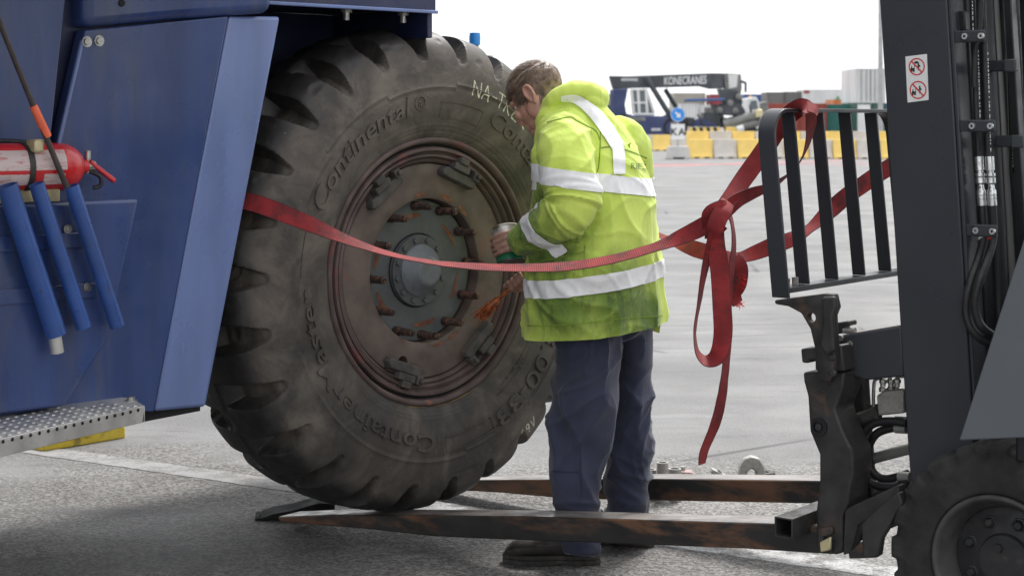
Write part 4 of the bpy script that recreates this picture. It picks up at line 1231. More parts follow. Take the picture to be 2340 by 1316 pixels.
# warning sticker with two prohibition signs
st = MB().prism(KP([(2069, 130), (2118, 124), (2122, 229), (2074, 235)], -.0312), -.0316, -.0302).build('warning_sticker', 'white', mast, smooth=False)
def ring_k(c, ro, ri, y, name, m, n_=40, ya=.0006):
    vs = []; fs = []
    for k in range(n_):
        a = 2 * math.pi * k / n_
        for r in (ri, ro):
            vs.append((c[0] + r * math.cos(a), y, c[1] + r * math.sin(a)))
        fs.append((2 * k, 2 * k + 1, (2 * k + 3) % (2 * n_), (2 * k + 2) % (2 * n_)))
    return MB().add(vs, fs).build(name, m, mast, smooth=False)
for cxp, cyp, rr in ((2095, 153, .0245), (2098, 206, .0255)):
    c = kp(cxp, cyp, -.032); Y = -.0326
    ring_k(c, rr, rr - .0034, Y, 'prohibition_ring', 'stred')
    a = R(-45); d = Vector((math.cos(a), math.sin(a))); q = Vector((-d.y, d.x)) * .0019; e = rr - .002
    MB().add([(c[0] + s * d.x * e + k * q.x, Y - .0004, c[1] + s * d.y * e + k * q.y) for s, k in ((-1, -1), (1, -1), (1, 1), (-1, 1))], [(0, 1, 2, 3)]).build('prohibition_bar', 'stred', mast, smooth=False)
    pic = MB()
    def rect(x0, z0, x1, z1, yy=Y + .0004): pic.add([(c[0] + x0, yy, c[1] + z0), (c[0] + x1, yy, c[1] + z0), (c[0] + x1, yy, c[1] + z1), (c[0] + x0, yy, c[1] + z1)], [(0, 1, 2, 3)])
    rect(-.019, -.010, -.008, -.004); rect(-.008, -.012, -.0065, .008); rect(-.017, -.004, -.014, .002)
    for wx in (-.016, -.009):
        pic.add([(c[0] + wx + .003 * math.cos(k), Y + .0002, c[1] - .012 + .003 * math.sin(k)) for k in [j * math.pi / 5 for j in range(10)]], [tuple(range(10))])
    if cyp < 180: rect(-.007, .009, .004, .015)
    rect(.003, -.010, .0045, -.001); rect(.0055, -.010, .007, -.001); rect(.0025, -.001, .0075, .007); rect(.0075, -.0005, .0105, .004)
    pic.add([(c[0] + .005 + .0024 * math.cos(k), Y + .0002, c[1] + .0095 + .0024 * math.sin(k)) for k in [j * math.pi / 5 for j in range(10)]], [tuple(range(10))])
    pic.build('pictogram', 'stblack', mast, smooth=False)
# hydraulic block, steel pipes and looping hoses behind the carriage
vb = kprism([(2002, 904), (2018, 893), (2064, 888), (2066, 944), (2006, 950)], .06, .06, .14, 'valve_block', 'stone', bevel=.005)
for px in (2018, 2036, 2050):
    x, z = kp(px, 893, .09)
    MB(Matrix.Translation((x, .09, z - .002)) @ Matrix.Rotation(R(90), 4, 'X')).lathe_y([(0, 0), (.013, 0), (.013, .012), (.009, .014), (.009, .024), (.012, .026), (.012, .036), (.006, .038), (0, .038)], n=8).build('pipe_fitting', 'zinc', vb, sharp=30)
kt(spline([(1975, 978), (1994, 960), (1996, 900), (1999, 870), (2010, 864), (2017, 872), (2018, 884)], 5), .09, .0055, 'steel_pipe', 'zinc', n=10)
kt(spline([(2034, 884), (2034, 862), (2042, 856), (2060, 856)], 5), .09, .0055, 'steel_pipe', 'zinc', n=10)
kt(spline([(2049, 882), (2049, 866), (2056, 860), (2072, 860)], 5), .095, .0055, 'steel_pipe', 'zinc', n=10)
kt([(1918, 976), (2000, 944)], .06, .020, 'cross_tube', 'rustblk', n=14)
x, z = kp(1940, 958, .03)
MB().tube([(x - .02, .02, z - .01), (x + .02, .02, z + .006)], .016, 6).build('pipe_nut', 'stone', fk)
kt([(1985, 936), (2010, 928), (2005, 955)], .10, .014, 'elbow', 'rustblk')
hA = [(2072, 966), (2030, 962), (1992, 970), (1968, 1000), (1962, 1040), (1972, 1085), (2000, 1108), (2040, 1112), (2076, 1104)]
hB = [(2072, 976), (2036, 978), (2004, 990), (1986, 1018), (1984, 1052), (1998, 1082), (2026, 1094), (2076, 1082)]
kt(spline(hA, 5), .05, .0125, 'hose', 'black'); kt(spline(hB, 5), .075, .0125, 'hose', 'black')
for p in ((2046, 962), (2046, 978), (2050, 1109), (2054, 1088)):
    x, z = kp(p[0], p[1], .06); MB().tube([(x, .06, z), (x + .035, .06, z + .002)], .0145, 12).build('hose_collar', 'fargrey', fk)
kt([(1972, 1048), (1990, 1046), (2000, 1046)], .16, [.028, .024, .016], 'rod_eye', 'rustblk')
kt([(1995, 1047), (2090, 1022)], .16, .016, 'tilt_rod', 'fargrey')
kt([(1980, 1128), (2070, 1100)], .14, .012, 'lower_rod', 'fargrey')
# lower plates in front of the wheel
kprism([(1930, 1165), (1945, 1156), (2052, 1108), (2060, 1150), (1995, 1178), (1962, 1200), (1946, 1262), (1926, 1268)], -.09, -.09, -.05, 'lower_plate', 'rustblk', bevel=.004)
kprism([(1967, 1196), (1984, 1180), (2052, 1124), (2062, 1150), (2012, 1232), (2006, 1272), (1972, 1276)], -.125, -.125, -.0905, 'wheel_guard_plate', 'rustblk', bevel=.005)
kprism([(1938, 1262), (1975, 1232), (2005, 1240), (2003, 1274), (1940, 1276)], -.12, -.12, -.092, 'foot_plate', 'steel', bevel=.003)
MB().box((1.62, .1, .2), (2.9, .66, .55)).build('axle_housing', 'dark', fk, .01)
# short hollow section lying by the fork heel
XT = 1.07
yt, zt2 = kx(1790, 1206, XT)
hs, hi = .030, .0245
mb = MB()
ye = .0
def sq(h, y): return [(XT - h, y, zt2 - h), (XT + h, y, zt2 - h), (XT + h, y, zt2 + h), (XT - h, y, zt2 + h)]
vs = sq(hs, yt) + sq(hi, yt) + sq(hi, yt + .3) + sq(hs, yt + .3)
fs = []
for lv in range(3):
    for k in range(4): fs.append((lv * 4 + k, lv * 4 + (k + 1) % 4, lv * 4 + 4 + (k + 1) % 4, lv * 4 + 4 + k))
for k in range(4): fs.append((k, 12 + k, 12 + (k + 1) % 4, (k + 1) % 4))
mb.add(vs, fs).build('hollow_section', 'rustblk', fk, .005, seg=3)
# front wheel
wx, wz, wr, wy = 1.699, .318, .318, -.133
ft = []
tpf = [(.185, .03), (.19, .004), (.21, -.002), (.25, -.004), (.285, .004), (.302, .014), (.310, .03)]
tpf = spline(tpf, 4); tpf = tpf + [(r, .23 - y) for r, y in tpf[::-1]]
NB, SB = 20, 12
vs = []; m_ = len(tpf)
for k in range(NB * SB):
    a = 2 * math.pi * k / (NB * SB); u = (k % SB) / SB
    for r, y in tpf:
        lug = 0
        if r > .272:
            e = min(abs(u - .5) * 2, 1); lug = .016 * sstep(.30, .46, e) * sstep(.272, .292, r) - .004
        vs.append((wx + (r + lug * .9) * math.cos(a), wy + y - (lug * .5 if y < .1 and r < .30 else 0), wz + (r + lug * .9) * math.sin(a)))
fs = [(k * m_ + i, k * m_ + i + 1, ((k + 1) % (NB * SB)) * m_ + i + 1, ((k + 1) % (NB * SB)) * m_ + i) for k in range(NB * SB) for i in range(m_ - 1)]
fw = MB().add(vs, fs).build('front_wheel', 'ftyre', fk, sharp=45)
MB().lathe_y([(.187, .02), (.187, -.001), (.181, -.005), (.174, -.002), (.168, .012), (.160, .03), (.15, .05), (.145, .075)], (wx, wy, wz), 72).build('rim', 'rimedge', fw, sharp=60)
MB().lathe_y([(.146, .074), (.14, .07), (.075, .062), (.070, .05), (.0, .048)], (wx, wy, wz), 48).build('rim_disc', 'frim', fw)
for k in range(8):
    a = R(70 + 45 * k)
    MB().lathe_y([(.0, -.018), (.010, -.018), (.0145, -.012), (.0145, -.004), (.021, -.002), (.021, .003)], (wx + .108 * math.cos(a), wy + .066, wz + .108 * math.sin(a)), 6).build('wheel_nut', 'frim', fw, .001)
MB().lathe_y([(.0, -.006), (.012, -.006), (.014, .0)], (wx - .015, wy + .048, wz + .035), 6).build('cap_nut', 'frim', fw)
# far front wheel
o = fw.copy(); C.objects.link(o); o.parent = fk; o.location = (0, .82, 0)
# grey cowl panel and body
cw = KP([(2345, 545), (2191, 1006), (2345, 1000)], -.2)
MB().prism([(cw[0][0] - .006, cw[0][1]), (cw[1][0], cw[1][1]), (cw[2][0], cw[2][1]), (3.1, cw[2][1] + .02), (3.1, 1.55), (2.2, 1.55)], -.2, -.14).build('cowl_panel', 'cowl', fk, .004)
MB().box((1.95, -.135, .69), (3.6, .90, 1.1)).build('body', 'cowl', fk, .02)
MB().box((1.75, -.135, .60), (3.6, .90, .685)).build('floor_pan', 'mast2', fk, .01)
MB().box((3.05, -.14, 1.105), (3.7, .9, 1.5)).build('counterweight', 'cowl', fk, .04)
MB().box((2.35, .1, 1.11), (2.85, .66, 1.2)).build('seat', 'black', fk, .04)
for x, y in ((2.1, -.1), (2.1, .85), (3.2, -.1), (3.2, .85)):
    MB().tube([(x, y, 1.0), (x + (.12 if x < 3 else -.05), y, 2.25)], .03, 12).build('guard_post', 'mast', fk)
MB().box((2.15, -.14, 2.25), (3.25, .89, 2.29)).build('overhead_guard', 'mast', fk, .01)
for y in (-.08, .72):
    o = MB().lathe_y([(.0, 0), (.13, 0), (.24, .005), (.255, .02), (.255, .13), (.24, .145), (0, .145)], (3.35, y, .255), 40).build('rear_wheel', 'ftyre', fk)

# ================================================================== loose parts on the asphalt behind the forks
def on_ground(name, label, cat, px, py): return thing(name, label, cat, G(px, py))
grp = None
for i, (px, py, top, r) in enumerate(((1486, 1143, 1072, .024), (1514, 1147, 1056, .023), (1542, 1143, 1070, .026))):
    p = G(px, py); hgt = (py - top) / FPX * p.y
    lab = ('shortest pale steel sleeve, left of the row of three on the asphalt', 'tallest pale steel sleeve in the middle of the row of three', 'pale steel sleeve right of the row of three on the asphalt')[i]
    t = thing('steel_sleeve', lab, 'sleeve', p, 0, 'steel sleeves standing behind the far fork')
    mm = Matrix.Rotation(R(90), 4, 'X')
    MB(mm).lathe_y([(0, 0), (r * 1.15, 0), (r * 1.15, .012), (r, .016), (r, hgt), (r * .7, hgt), (r * .7, hgt - .03), (0, hgt - .03)], n=24).build('barrel', 'stone', t, sharp=40)
    MB(mm).lathe_y([(r * 1.0, .03), (r * 1.06, .033), (r * 1.06, .043), (r * 1.0, .046)], n=24).build('collar', 'stone', t)
t = on_ground('clamp_piece', 'small pinkish rusty clamp piece behind the far fork beside the sleeves', 'clamp', 1565, 1098)
MB().prism([(-.05, 0), (.05, 0), (.05, .02), (.03, .04), (-.02, .045), (-.05, .03)], -.03, .03).build('jaw', 'pinkrust', t, .004)
MB().tube([(-.01, 0, .04), (-.01, 0, .06)], .012, 8).build('pin', 'stone', t)
t = on_ground('angle_clamp', 'small dark grey angled metal clamp lying behind the far fork', 'clamp', 1640, 1092)
MB(Matrix.Rotation(R(25), 4, 'Y')).box((-.04, -.025, .01), (.03, .025, .028)).build('plate', 'stone', t, .003)
MB(Matrix.Rotation(R(-50), 4, 'Y')).box((-.035, -.02, .0), (.03, .02, .02)).build('leg', 'clampm', t, .003)
t = on_ground('rim_wedge', 'pale grey curved wedge standing on edge behind the far fork', 'wedge', 1716, 1092)
arc = [(-.055, 0), (-.05, .05), (-.03, .085), (0, .095), (.035, .085), (.055, .05), (.062, 0), (.02, 0), (.018, .03), (0, .045), (-.018, .03), (-.02, 0)]
MB().prism(arc, -.025, .025).build('wedge_body', 'stone', t, .006)
t = on_ground('washer', 'flat dark washer lying on the asphalt right of the curved wedge', 'washer', 1750, 1084)
MB(Matrix.Rotation(R(90), 4, 'X')).lathe_y([(.014, 0), (.04, 0), (.04, .012), (.014, .012)], n=28, close=True).build('washer_ring', 'clampm', t, sharp=40)
# ================================================================== red lashing strap
SW = .0285
def ribbon(pts, name, parent, org, sgn=1, sub=8, hw=SW, th=.0026, cup=.0012):
    """pts: picture x, y, depth, visible width in picture pixels; the rest of the width turns into depth."""
    sp = spline([tuple(map(float, p)) for p in pts], sub)
    ctr = [P(a, b, c) for a, b, c, d in sp]
    vs = []; n_ = len(sp); L = 0; us = []
    for i, (a, b, Y, wpx) in enumerate(sp):
        d = ctr[min(i + 1, n_ - 1)] - ctr[max(i - 1, 0)]
        q = Vector((-d.z, 0, d.x)); q = q.normalized() if q.length > 1e-6 else Vector((0, 0, 1))
        if q.z < 0 and abs(q.z) > .3 and False: q = -q
        vis = min(hw * .995, max(.002, wpx / 2 / FPX * Y)); dep = math.sqrt(hw * hw - vis * vis)
        wv = q * vis + Vector((0, sgn * dep, 0))
        nn = d.normalized().cross(wv.normalized()) if d.length > 1e-6 else Vector((0, 1, 0))
        if i: L += (ctr[i] - ctr[i - 1]).length
        us.append(L)
        for k in range(5):
            u = k / 2 - 1
            rip = .0012 * noise.noise(ctr[i] * 30 + Vector((k, 0, 0)))
            vs.append(ctr[i] + wv * u + nn * (cup * (1 - u * u) * (.4 + .6 * noise.noise(ctr[i] * 7)) + rip) - org)
    fs = [(i * 5 + k, i * 5 + k + 1, i * 5 + 6 + k, i * 5 + 5 + k) for i in range(n_ - 1) for k in range(4)]
    me = bpy.data.meshes.new(name); me.from_pydata([tuple(v) for v in vs], [], fs)
    uv = me.uv_layers.new(name='UVMap')
    for p in me.polygons:
        for li, vi in zip(p.loop_indices, p.vertices): uv.data[li].uv = (us[vi // 5], (vi % 5) / 4)
    o = link(name, me, 'strap', parent, sharp=70)
    s = o.modifiers.new('s', 'SOLIDIFY'); s.thickness = th; s.offset = 0
    return o
KN = P(1640, 500, 5.28)
strap = thing('lashing_strap', 'dirty red webbing strap knotted between the big wheel and the fork truck', 'strap', P(1640, 560, 5.28))
so = Vector(strap.location)
ribbon([(440, 415, 6.20, 30), (470, 425, 5.95, 34), (505, 440, 5.74, 38), (545, 455, 5.66, 39), (600, 470, 5.63, 40), (700, 509, 5.60, 34), (800, 551, 5.57, 16), (900, 583, 5.54, 6), (1000, 601, 5.51, 7), (1100, 610, 5.48, 12),
        (1200, 612, 5.45, 15), (1300, 608, 5.42, 17), (1400, 592, 5.38, 16), (1500, 564, 5.34, 17), (1560, 540, 5.32, 32), (1610, 516, 5.29, 40), (1640, 498, 5.28, 36)], 'front_run', strap, so)
ribbon([(1385, 470, 6.95, 30), (1440, 500, 6.7, 20), (1510, 539, 6.30, 9), (1560, 560, 6.15, 28), (1605, 574, 6.05, 40), (1650, 586, 5.98, 30), (1690, 588, 5.94, 20), (1725, 578, 5.92, 30), (1765, 562, 5.90, 36), (1810, 546, 5.90, 30), (1850, 522, 5.91, 16),
        (1885, 492, 5.92, 30), (1930, 452, 5.94, 44), (1975, 420, 5.96, 48), (2020, 390, 5.98, 48), (2100, 345, 6.0, 48)], 'rear_run', strap, so)
ribbon([(1634, 502, 5.27, 36), (1662, 462, 5.30, 34), (1700, 408, 5.36, 40), (1745, 345, 5.41, 44), (1785, 285, 5.41, 46), (1812, 256, 5.38, 42), (1835, 245, 5.32, 40), (1852, 256, 5.26, 32), (1853, 290, 5.30, 28), (1845, 330, 5.38, 16), (1828, 370, 5.42, 8), (1800, 400, 5.42, 10),
        (1762, 426, 5.40, 18), (1715, 444, 5.35, 30), (1680, 462, 5.30, 36), (1645, 495, 5.27, 38)], 'rail_wrap', strap, so)
ribbon([(1845, 243, 5.20, 24), (1862, 250, 5.22, 22), (1868, 262, 5.24, 14)], 'rail_wrap_end', strap, so)
ribbon([(1650, 512, 5.26, 34), (1632, 540, 5.25, 30), (1612, 610, 5.25, 20), (1598, 690, 5.26, 13), (1588, 760, 5.26, 10), (1594, 805, 5.26, 12), (1614, 825, 5.25, 20), (1640, 812, 5.24, 34), (1652, 765, 5.24, 42), (1650, 700, 5.24, 46), (1645, 620, 5.24, 44), (1636, 555, 5.24, 38), (1636, 505, 5.25, 34)], 'hanging_loop', strap, so)
ribbon([(1650, 478, 5.29, 22), (1670, 500, 5.30, 12), (1677, 550, 5.30, 14), (1672, 610, 5.30, 18), (1664, 690, 5.30, 20), (1663, 780, 5.30, 22), (1657, 850, 5.30, 21), (1648, 915, 5.29, 26), (1634, 970, 5.28, 27), (1616, 1012, 5.27, 24), (1608, 1035, 5.26, 24), (1604, 1060, 5.26, 19)], 'hanging_tail', strap, so)
ribbon([(1678, 588, 5.34, 26), (1692, 612, 5.35, 36), (1688, 645, 5.35, 40), (1678, 672, 5.35, 36), (1686, 694, 5.35, 26)], 'frayed_end', strap, so)
mb = MB()
for i in range(60):
    a = P(random.uniform(1676, 1694), random.uniform(690, 697), 5.35); 
    if i % 3 == 0: a = P(1698 - abs(random.gauss(0, 3)), random.uniform(625, 660), 5.35)
    b = a + Vector((random.uniform(-.004, .016), random.uniform(-.01, .01), random.uniform(-.014, .002)))
    mb.tube([a - so, a.lerp(b, .5) + Vector((.002, 0, -.001)) - so, b - so], .0007, 4)
mb.build('fray', M['redtape'], strap)['kind'] = 'stuff'
# knot: two turns of webbing round a small core
ribbon([(1622, 520, 5.27, 30), (1624, 492, 5.245, 40), (1642, 480, 5.235, 44), (1662, 476, 5.25, 34)], 'knot_turn', strap, so, hw=.0265, cup=.004)
ribbon([(1628, 548, 5.25, 34), (1634, 524, 5.228, 40), (1642, 500, 5.222, 42), (1654, 480, 5.235, 38), (1664, 462, 5.27, 28)], 'knot_turn', strap, so, hw=.0265, cup=.004)

# ================================================================== the man
Fw = Vector((-.83, .56, 0)).normalized(); Lf = Vector((-Fw.y, Fw.x, 0)); ZU = Vector((0, 0, 1))
man = thing('person', 'man in a dirty yellow-green hi-vis jacket and navy trousers bending to the wheel', 'person', (.28, 6.09, 0))
mo = Vector(man.location)
def loft(mb, rings):
    n_ = len(rings[0]); vs = []; fs = []
    for r in rings: vs += r
    for i in range(len(rings) - 1):
        for k in range(n_): fs.append((i * n_ + k, i * n_ + (k + 1) % n_, (i + 1) * n_ + (k + 1) % n_, (i + 1) * n_ + k))
    fs += [tuple(range(n_))[::-1], tuple(range((len(rings) - 1) * n_, len(rings) * n_))]
    mb.add([v - mo for v in vs], fs)
def ering(c, ax, a, ay, b, n_=40, pw=1.0, front=0):
    out = []
    for k in range(n_):
        t = 2 * math.pi * k / n_; co, si = math.cos(t), math.sin(t)
        co = math.copysign(abs(co) ** pw, co); si = math.copysign(abs(si) ** pw, si)
        out.append(c + ax * a * co + ay * b * si)
    return out
def chain(mb, pts, n_=16, sub=3):
    """rounded tube through (point, radius)."""
    sp = spline([(*p, r) for p, r in pts], sub)
    ps = [Vector(p[:3]) - mo for p in sp]; rs = [p[3] for p in sp]
    d0 = (ps[0] - ps[1]).normalized(); d1 = (ps[-1] - ps[-2]).normalized()
    ps = [ps[0] + d0 * rs[0] * .8, ps[0] + d0 * rs[0] * .45] + ps + [ps[-1] + d1 * rs[-1] * .45, ps[-1] + d1 * rs[-1] * .8]
    rs = [rs[0] * .3, rs[0] * .8] + rs + [rs[-1] * .8, rs[-1] * .3]
    mb.tube(ps, rs, n_)
def mball(mb, c, r, rot=None, seg=20, ring=14): mb.ball(Vector(c) - mo, r, seg, ring, rot)

# ---- jacket volumes
jb = MB()
Yt = 6.10
tors = [(1356, 800, .285, .222), (1357, 760, .284, .222), (1358, 742, .284, .221), (1360, 700, .284, .221), (1361, 640, .277, .216), (1360, 560, .267, .207), (1358, 480, .250, .198), (1352, 410, .240, .184),
        (1344, 350, .228, .164), (1332, 300, .205, .138), (1318, 262, .155, .115), (1306, 234, .105, .098), (1300, 220, .07, .07)]
loft(jb, [ering(P(x - 2, y, Yt), Lf, a * .965, Fw, b * .965, 48, .9) for x, y, a, b in spline(tors, 3)])
ARM_L = [(P(1288, 312, 5.96), .088), (P(1294, 350, 5.89), .094), (P(1301, 400, 5.84), .092), (P(1309, 446, 5.82), .089), (P(1306, 480, 5.81), .084), (P(1268, 506, 5.85), .076), (P(1232, 528, 5.93), .069), (P(1206, 543, 5.97), .060), (P(1192, 549, 5.99), .055)]
ARM_R = [(P(1412, 320, 6.25), .09), (P(1436, 360, 6.33), .09), (P(1430, 440, 6.40), .085), (P(1375, 530, 6.38), .075), (P(1290, 600, 6.28), .064), (P(1228, 636, 6.2), .052)]
chain(jb, ARM_L, 24); chain(jb, ARM_R, 20)
COL = [(P(1238, 276, 6.18), .018), (P(1248, 254, 6.07), .023), (P(1278, 220, 6.01), .027), (P(1322, 206, 6.02), .031), (P(1360, 221, 6.08), .034), (P(1364, 225, 6.18), .034), (P(1335, 214, 6.26), .032), (P(1285, 222, 6.3), .032), (P(1242, 262, 6.26), .024)]
chain(jb, COL, 18)
mball(jb, P(1338, 226, 6.12), (.072, .115, .034), Matrix.Rotation(R(24), 3, 'Y'))
jme = remesh(jb, .006, 4, .5)
el, ar = P(1306, 470, 5.85) - mo, P(1350, 330, 5.98) - mo
wr = P(1200, 545, 5.98) - mo
def ridge(v): return (1 - abs(v)) ** 3
for v in jme.vertices:
    pass
jme.update()
nsv = [v.normal.copy() for v in jme.vertices]
axf = (wr - el).normalized()
zh = P(1360, 752, Yt).z
arm_seg = [(p - mo) for p, r in ARM_L]
def seg_dist(p):
    best = 9; bi = 0
    for i in range(len(arm_seg) - 1):
        a, b = arm_seg[i], arm_seg[i + 1]; ab = b - a
        t = max(0, min(1, (p - a).dot(ab) / ab.length_squared)); dd = (p - a - ab * t).length
        if dd < best: best = dd; bi = i + t
    return best, bi
def crease(x, y, z, k=5):            # narrow sharp ridges with flat cloth between them
    return (1 - abs(noise.noise((x, y, z)))) ** k
for v, nn in zip(jme.vertices, nsv):
    p = v.co
    la, fw = p.dot(Lf), p.dot(Fw)
    d = .010 * noise.noise((la * 4, fw * 4, p.z * 3))
    ad, ai = seg_dist(p)
    onarm = 1 - sstep(.092, .125, ad)
    tor = 1 - onarm
    wx = .25 * noise.noise(p * 3.1); wz = .25 * noise.noise(p * 2.7 + Vector((5, 5, 5)))
    low = sstep(1.50, .80, p.z)
    # long hanging folds of the body
    d += tor * (.35 + low) * .014 * (crease((la + wx) * 6.5, (fw + wx) * 6.5, p.z * 1.1 + 2, 4) - .3)
    # slanting drag lines
    dg = p.z * .85 + la * .55 + wz
    d += tor * .0075 * (crease(dg * 7, (p.z * .5 - la) * 3, fw * 3.5, 6) - .2)
    dg = p.z * .8 - la * .6 + fw * .4 + wx
    d += tor * .004 * (crease(dg * 12, (p.z * .6 + la) * 4, fw * 4 + 3, 6) - .2)
    # creases across the sleeve, crowding at the elbow
    ew = math.exp(-((ai - 3.8) / 1.0) ** 2)
    d += onarm * (.15 + ew) * .016 * (crease(ai * 1.9 + la * 4 + wx * 3, p.z * 4 + fw * 4, 4.2, 5) - .25)
    d += onarm * .008 * (crease((p.z * .8 - p.x * 1.1 + wz) * 8, p.x * 4, 9.1, 6) - .2)
    d += onarm * .005 * (crease((p.z * 1.1 + p.x * .7 + wx) * 12, p.x * 5 + 2, 3.1, 6) - .2)
    # crease where sleeve meets body
    d -= .012 * math.exp(-((ad - .108) / .012) ** 2)
    v.co = p + nn * d
jme.update()
spots = [(el.lerp(wr, .6), .06, .26), (P(1290, 690, 5.9) - mo, .05, .22), (P(1270, 590, 5.9) - mo, .03, .17), (P(1420, 690, 5.9) - mo, .05, .24), (P(1240, 560, 5.95) - mo, .05, .18), (P(1480, 720, 6.0) - mo, .04, .14), (P(1305, 320, 5.95) - mo, .0, .0001)]
M['jacket'] = jacket_mat([(tuple(p), a, b) for p, a, b in spots])
# cut clean lines for the reflective tape, then lift the tape off as pieces of its own
bm = bmesh.new(); bm.from_mesh(jme)
# open hem: cut the coat off along a slanting line
hem_c, hem_n = P(1360, 752, Yt) - mo, Vector((-.085, 0, 1)).normalized()
bmesh.ops.bisect_plane(bm, geom=bm.verts[:] + bm.edges[:] + bm.faces[:], plane_co=hem_c, plane_no=hem_n, dist=1e-5, clear_inner=True)
bm.normal_update()
bands = [(P(1360, 634, 6.1) - mo, Vector((-.125, 0, 1)), .030, None, 0), (P(1370, 413, 6.1) - mo, Vector((.14, 0, 1)), .029, None, 0),
         (P(1235, 516, 5.93) - mo, Vector((-.58, .42, -.68)), .027, .13, 1)]
sel = []
for c, nrm_, hw, rad, _ in bands:
    nrm_ = nrm_.normalized()
    for s in (-1, 1):
        geom = bm.verts[:] + bm.edges[:] + bm.faces[:]
        bmesh.ops.bisect_plane(bm, geom=geom, plane_co=c + nrm_ * hw * s, plane_no=nrm_, dist=1e-5)
bm.normal_update()
tapes = []
for c, nrm_, hw, rad, arm in bands:
    nrm_ = nrm_.normalized()
    keep = []
    for f in bm.faces:
        m = f.calc_center_median()
        if abs((m - c).dot(nrm_)) < hw and (rad is None or (m - c).length < rad):
            ad, ai = seg_dist(m)
            if arm and ad > .11: continue
            keep.append(f)
    vm = {}; vv = []; ff = []
    for f in keep:
        q = []
        for v in f.verts:
            if v.index not in vm or True:
                k = v
            if k not in vm: vm[k] = len(vv); vv.append(v.co + v.normal * .0028)
            q.append(vm[k])
        ff.append(q)
    tapes.append((vv, ff))
bm.to_mesh(jme); bm.free()
jacket = link('jacket', jme, M['jacket'], man, sharp=80)
sj = jacket.modifiers.new('s', 'SOLIDIFY'); sj.thickness = .005; sj.offset = -1
for vv, ff in tapes:
    me = bpy.data.meshes.new('reflective_tape'); me.from_pydata([tuple(v) for v in vv], [], ff)
    o = link('reflective_tape', me, 'reflect', jacket, sharp=80)
    s = o.modifiers.new('s', 'SOLIDIFY'); s.thickness = .002; s.offset = 1
# tape over the shoulder, seams, flap and print laid onto the cloth
bvh = BVHTree.FromPolygons([v.co for v in jme.vertices], [p.vertices for p in jme.polygons])
eye = Vector((0, 0, CH)) - mo
def onto(px, py, lift=.003, d0=None):
    d = (P(px, py, 6) - mo - eye).normalized()
    h, n_, i, t = bvh.ray_cast(eye, d)
    if h is None: return None
    return h - d * lift * .5 + n_ * lift * .6
def lay(pts, wpx, name, m, lift=.003, sub=10, across=3, par=None, thick=.0015):
    sp = spline([tuple(map(float, p)) for p in pts], sub); vs = []; fs = []; prev = None
    for i in range(len(sp)):
        a, b = sp[max(i - 1, 0)], sp[min(i + 1, len(sp) - 1)]
        d = Vector((b[0] - a[0], b[1] - a[1])).normalized(); q = Vector((-d.y, d.x))
        wd = sp[i][2] if len(sp[i]) > 2 else wpx
        row = [onto(sp[i][0] + q.x * wd * (k / across - .5), sp[i][1] + q.y * wd * (k / across - .5), lift) for k in range(across + 1)]
        if any(r is None for r in row): prev = None; continue
        o_ = len(vs); vs += row
        if prev is not None: fs += [(prev + k, prev + k + 1, o_ + k + 1, o_ + k) for k in range(across)]
        prev = o_
    if not fs: return None
    me = bpy.data.meshes.new(name); me.from_pydata([tuple(v) for v in vs], [], fs)
    o = link(name, me, m, par or jacket, sharp=80)
    s = o.modifiers.new('s', 'SOLIDIFY'); s.thickness = thick; s.offset = 0
    return o
lay([(1282, 226, 10), (1316, 228, 20), (1350, 252, 26), (1382, 290, 30), (1412, 336, 30), (1420, 342, 30)], 28, 'reflective_tape', 'reflect', .005)
lay([(1410, 332, 26), (1413, 360, 27), (1414, 398, 26)], 26, 'reflective_tape', 'reflect', .006)
lay([(1224, 380, 8), (1222, 430, 10), (1218, 462, 12)], 10, 'reflective_tape', 'reflect', .004)
for nm, pts in (('sleeve_seam', [(1372, 300), (1371, 340), (1368, 380), (1362, 400)]), ('yoke_seam', [(1250, 280), (1300, 268), (1318, 276), (1345, 290), (1362, 300), (1371, 320)]),
                ('back_yoke', [(1372, 338), (1395, 336), (1420, 340), (1450, 350), (1478, 362)]), ('side_seam', [(1336, 560), (1334, 620)]), ('side_seam', [(1336, 665), (1334, 700), (1335, 742)]),
                ('pocket_seam', [(1216, 600), (1260, 592), (1300, 584), (1335, 575)]), ('pocket_seam', [(1216, 575), (1270, 562), (1320, 552)]), ('hem_seam', [(1206, 744), (1260, 744), (1330, 738), (1420, 728), (1512, 722)])):
    lay(pts, 2.4, nm, 'seam', .0015, 8, 1, None, .0012)
# small printed letters on the back
vs, fs = text_geo('RIEZ', 1, 0, 0, 0)
x1 = max(v[0] for v in vs); y1 = max(v[1] for v in vs)
pv = [onto(1440 + 36 * v[0] / x1, 386 + 2 * v[0] / x1 - 13 * v[1] / y1, .004) for v in vs]
if all(p is not None for p in pv):
    me = bpy.data.meshes.new('print'); me.from_pydata([tuple(p) for p in pv], [], fs); link('back_print', me, 'printgrey', jacket, smooth=False)
# torn flap at the back and zip pull at the hem
p = onto(1432, 332, .004)
if p:
    MB().add([p, p + Vector((.015, 0, .008)), p + Vector((.009, -.002, -.002)), p + Vector((.011, -.003, -.014)), p + Vector((.003, -.002, -.005))], [(0, 1, 2, 3, 4)]).build('torn_patch', 'seam', jacket, smooth=False)
p = P(1203, 745, 6.25) - mo
MB().tube([p, p + Vector((0, 0, -.022))], .005, 8).build('zip_pull', 'brass', jacket)
# flap of lining showing under the far hem
p = P(1497, 742, 6.2) - mo
MB().hexa([p, p + Vector((.02, 0, 0)), p + Vector((.016, 0, -.03)), p + Vector((-.01, 0, -.022))], [q + Vector((0, .03, 0)) for q in (p, p + Vector((.02, 0, 0)), p + Vector((.016, 0, -.03)), p + Vector((-.01, 0, -.022)))]).build('lining_flap', M['jacket'], jacket, .002)

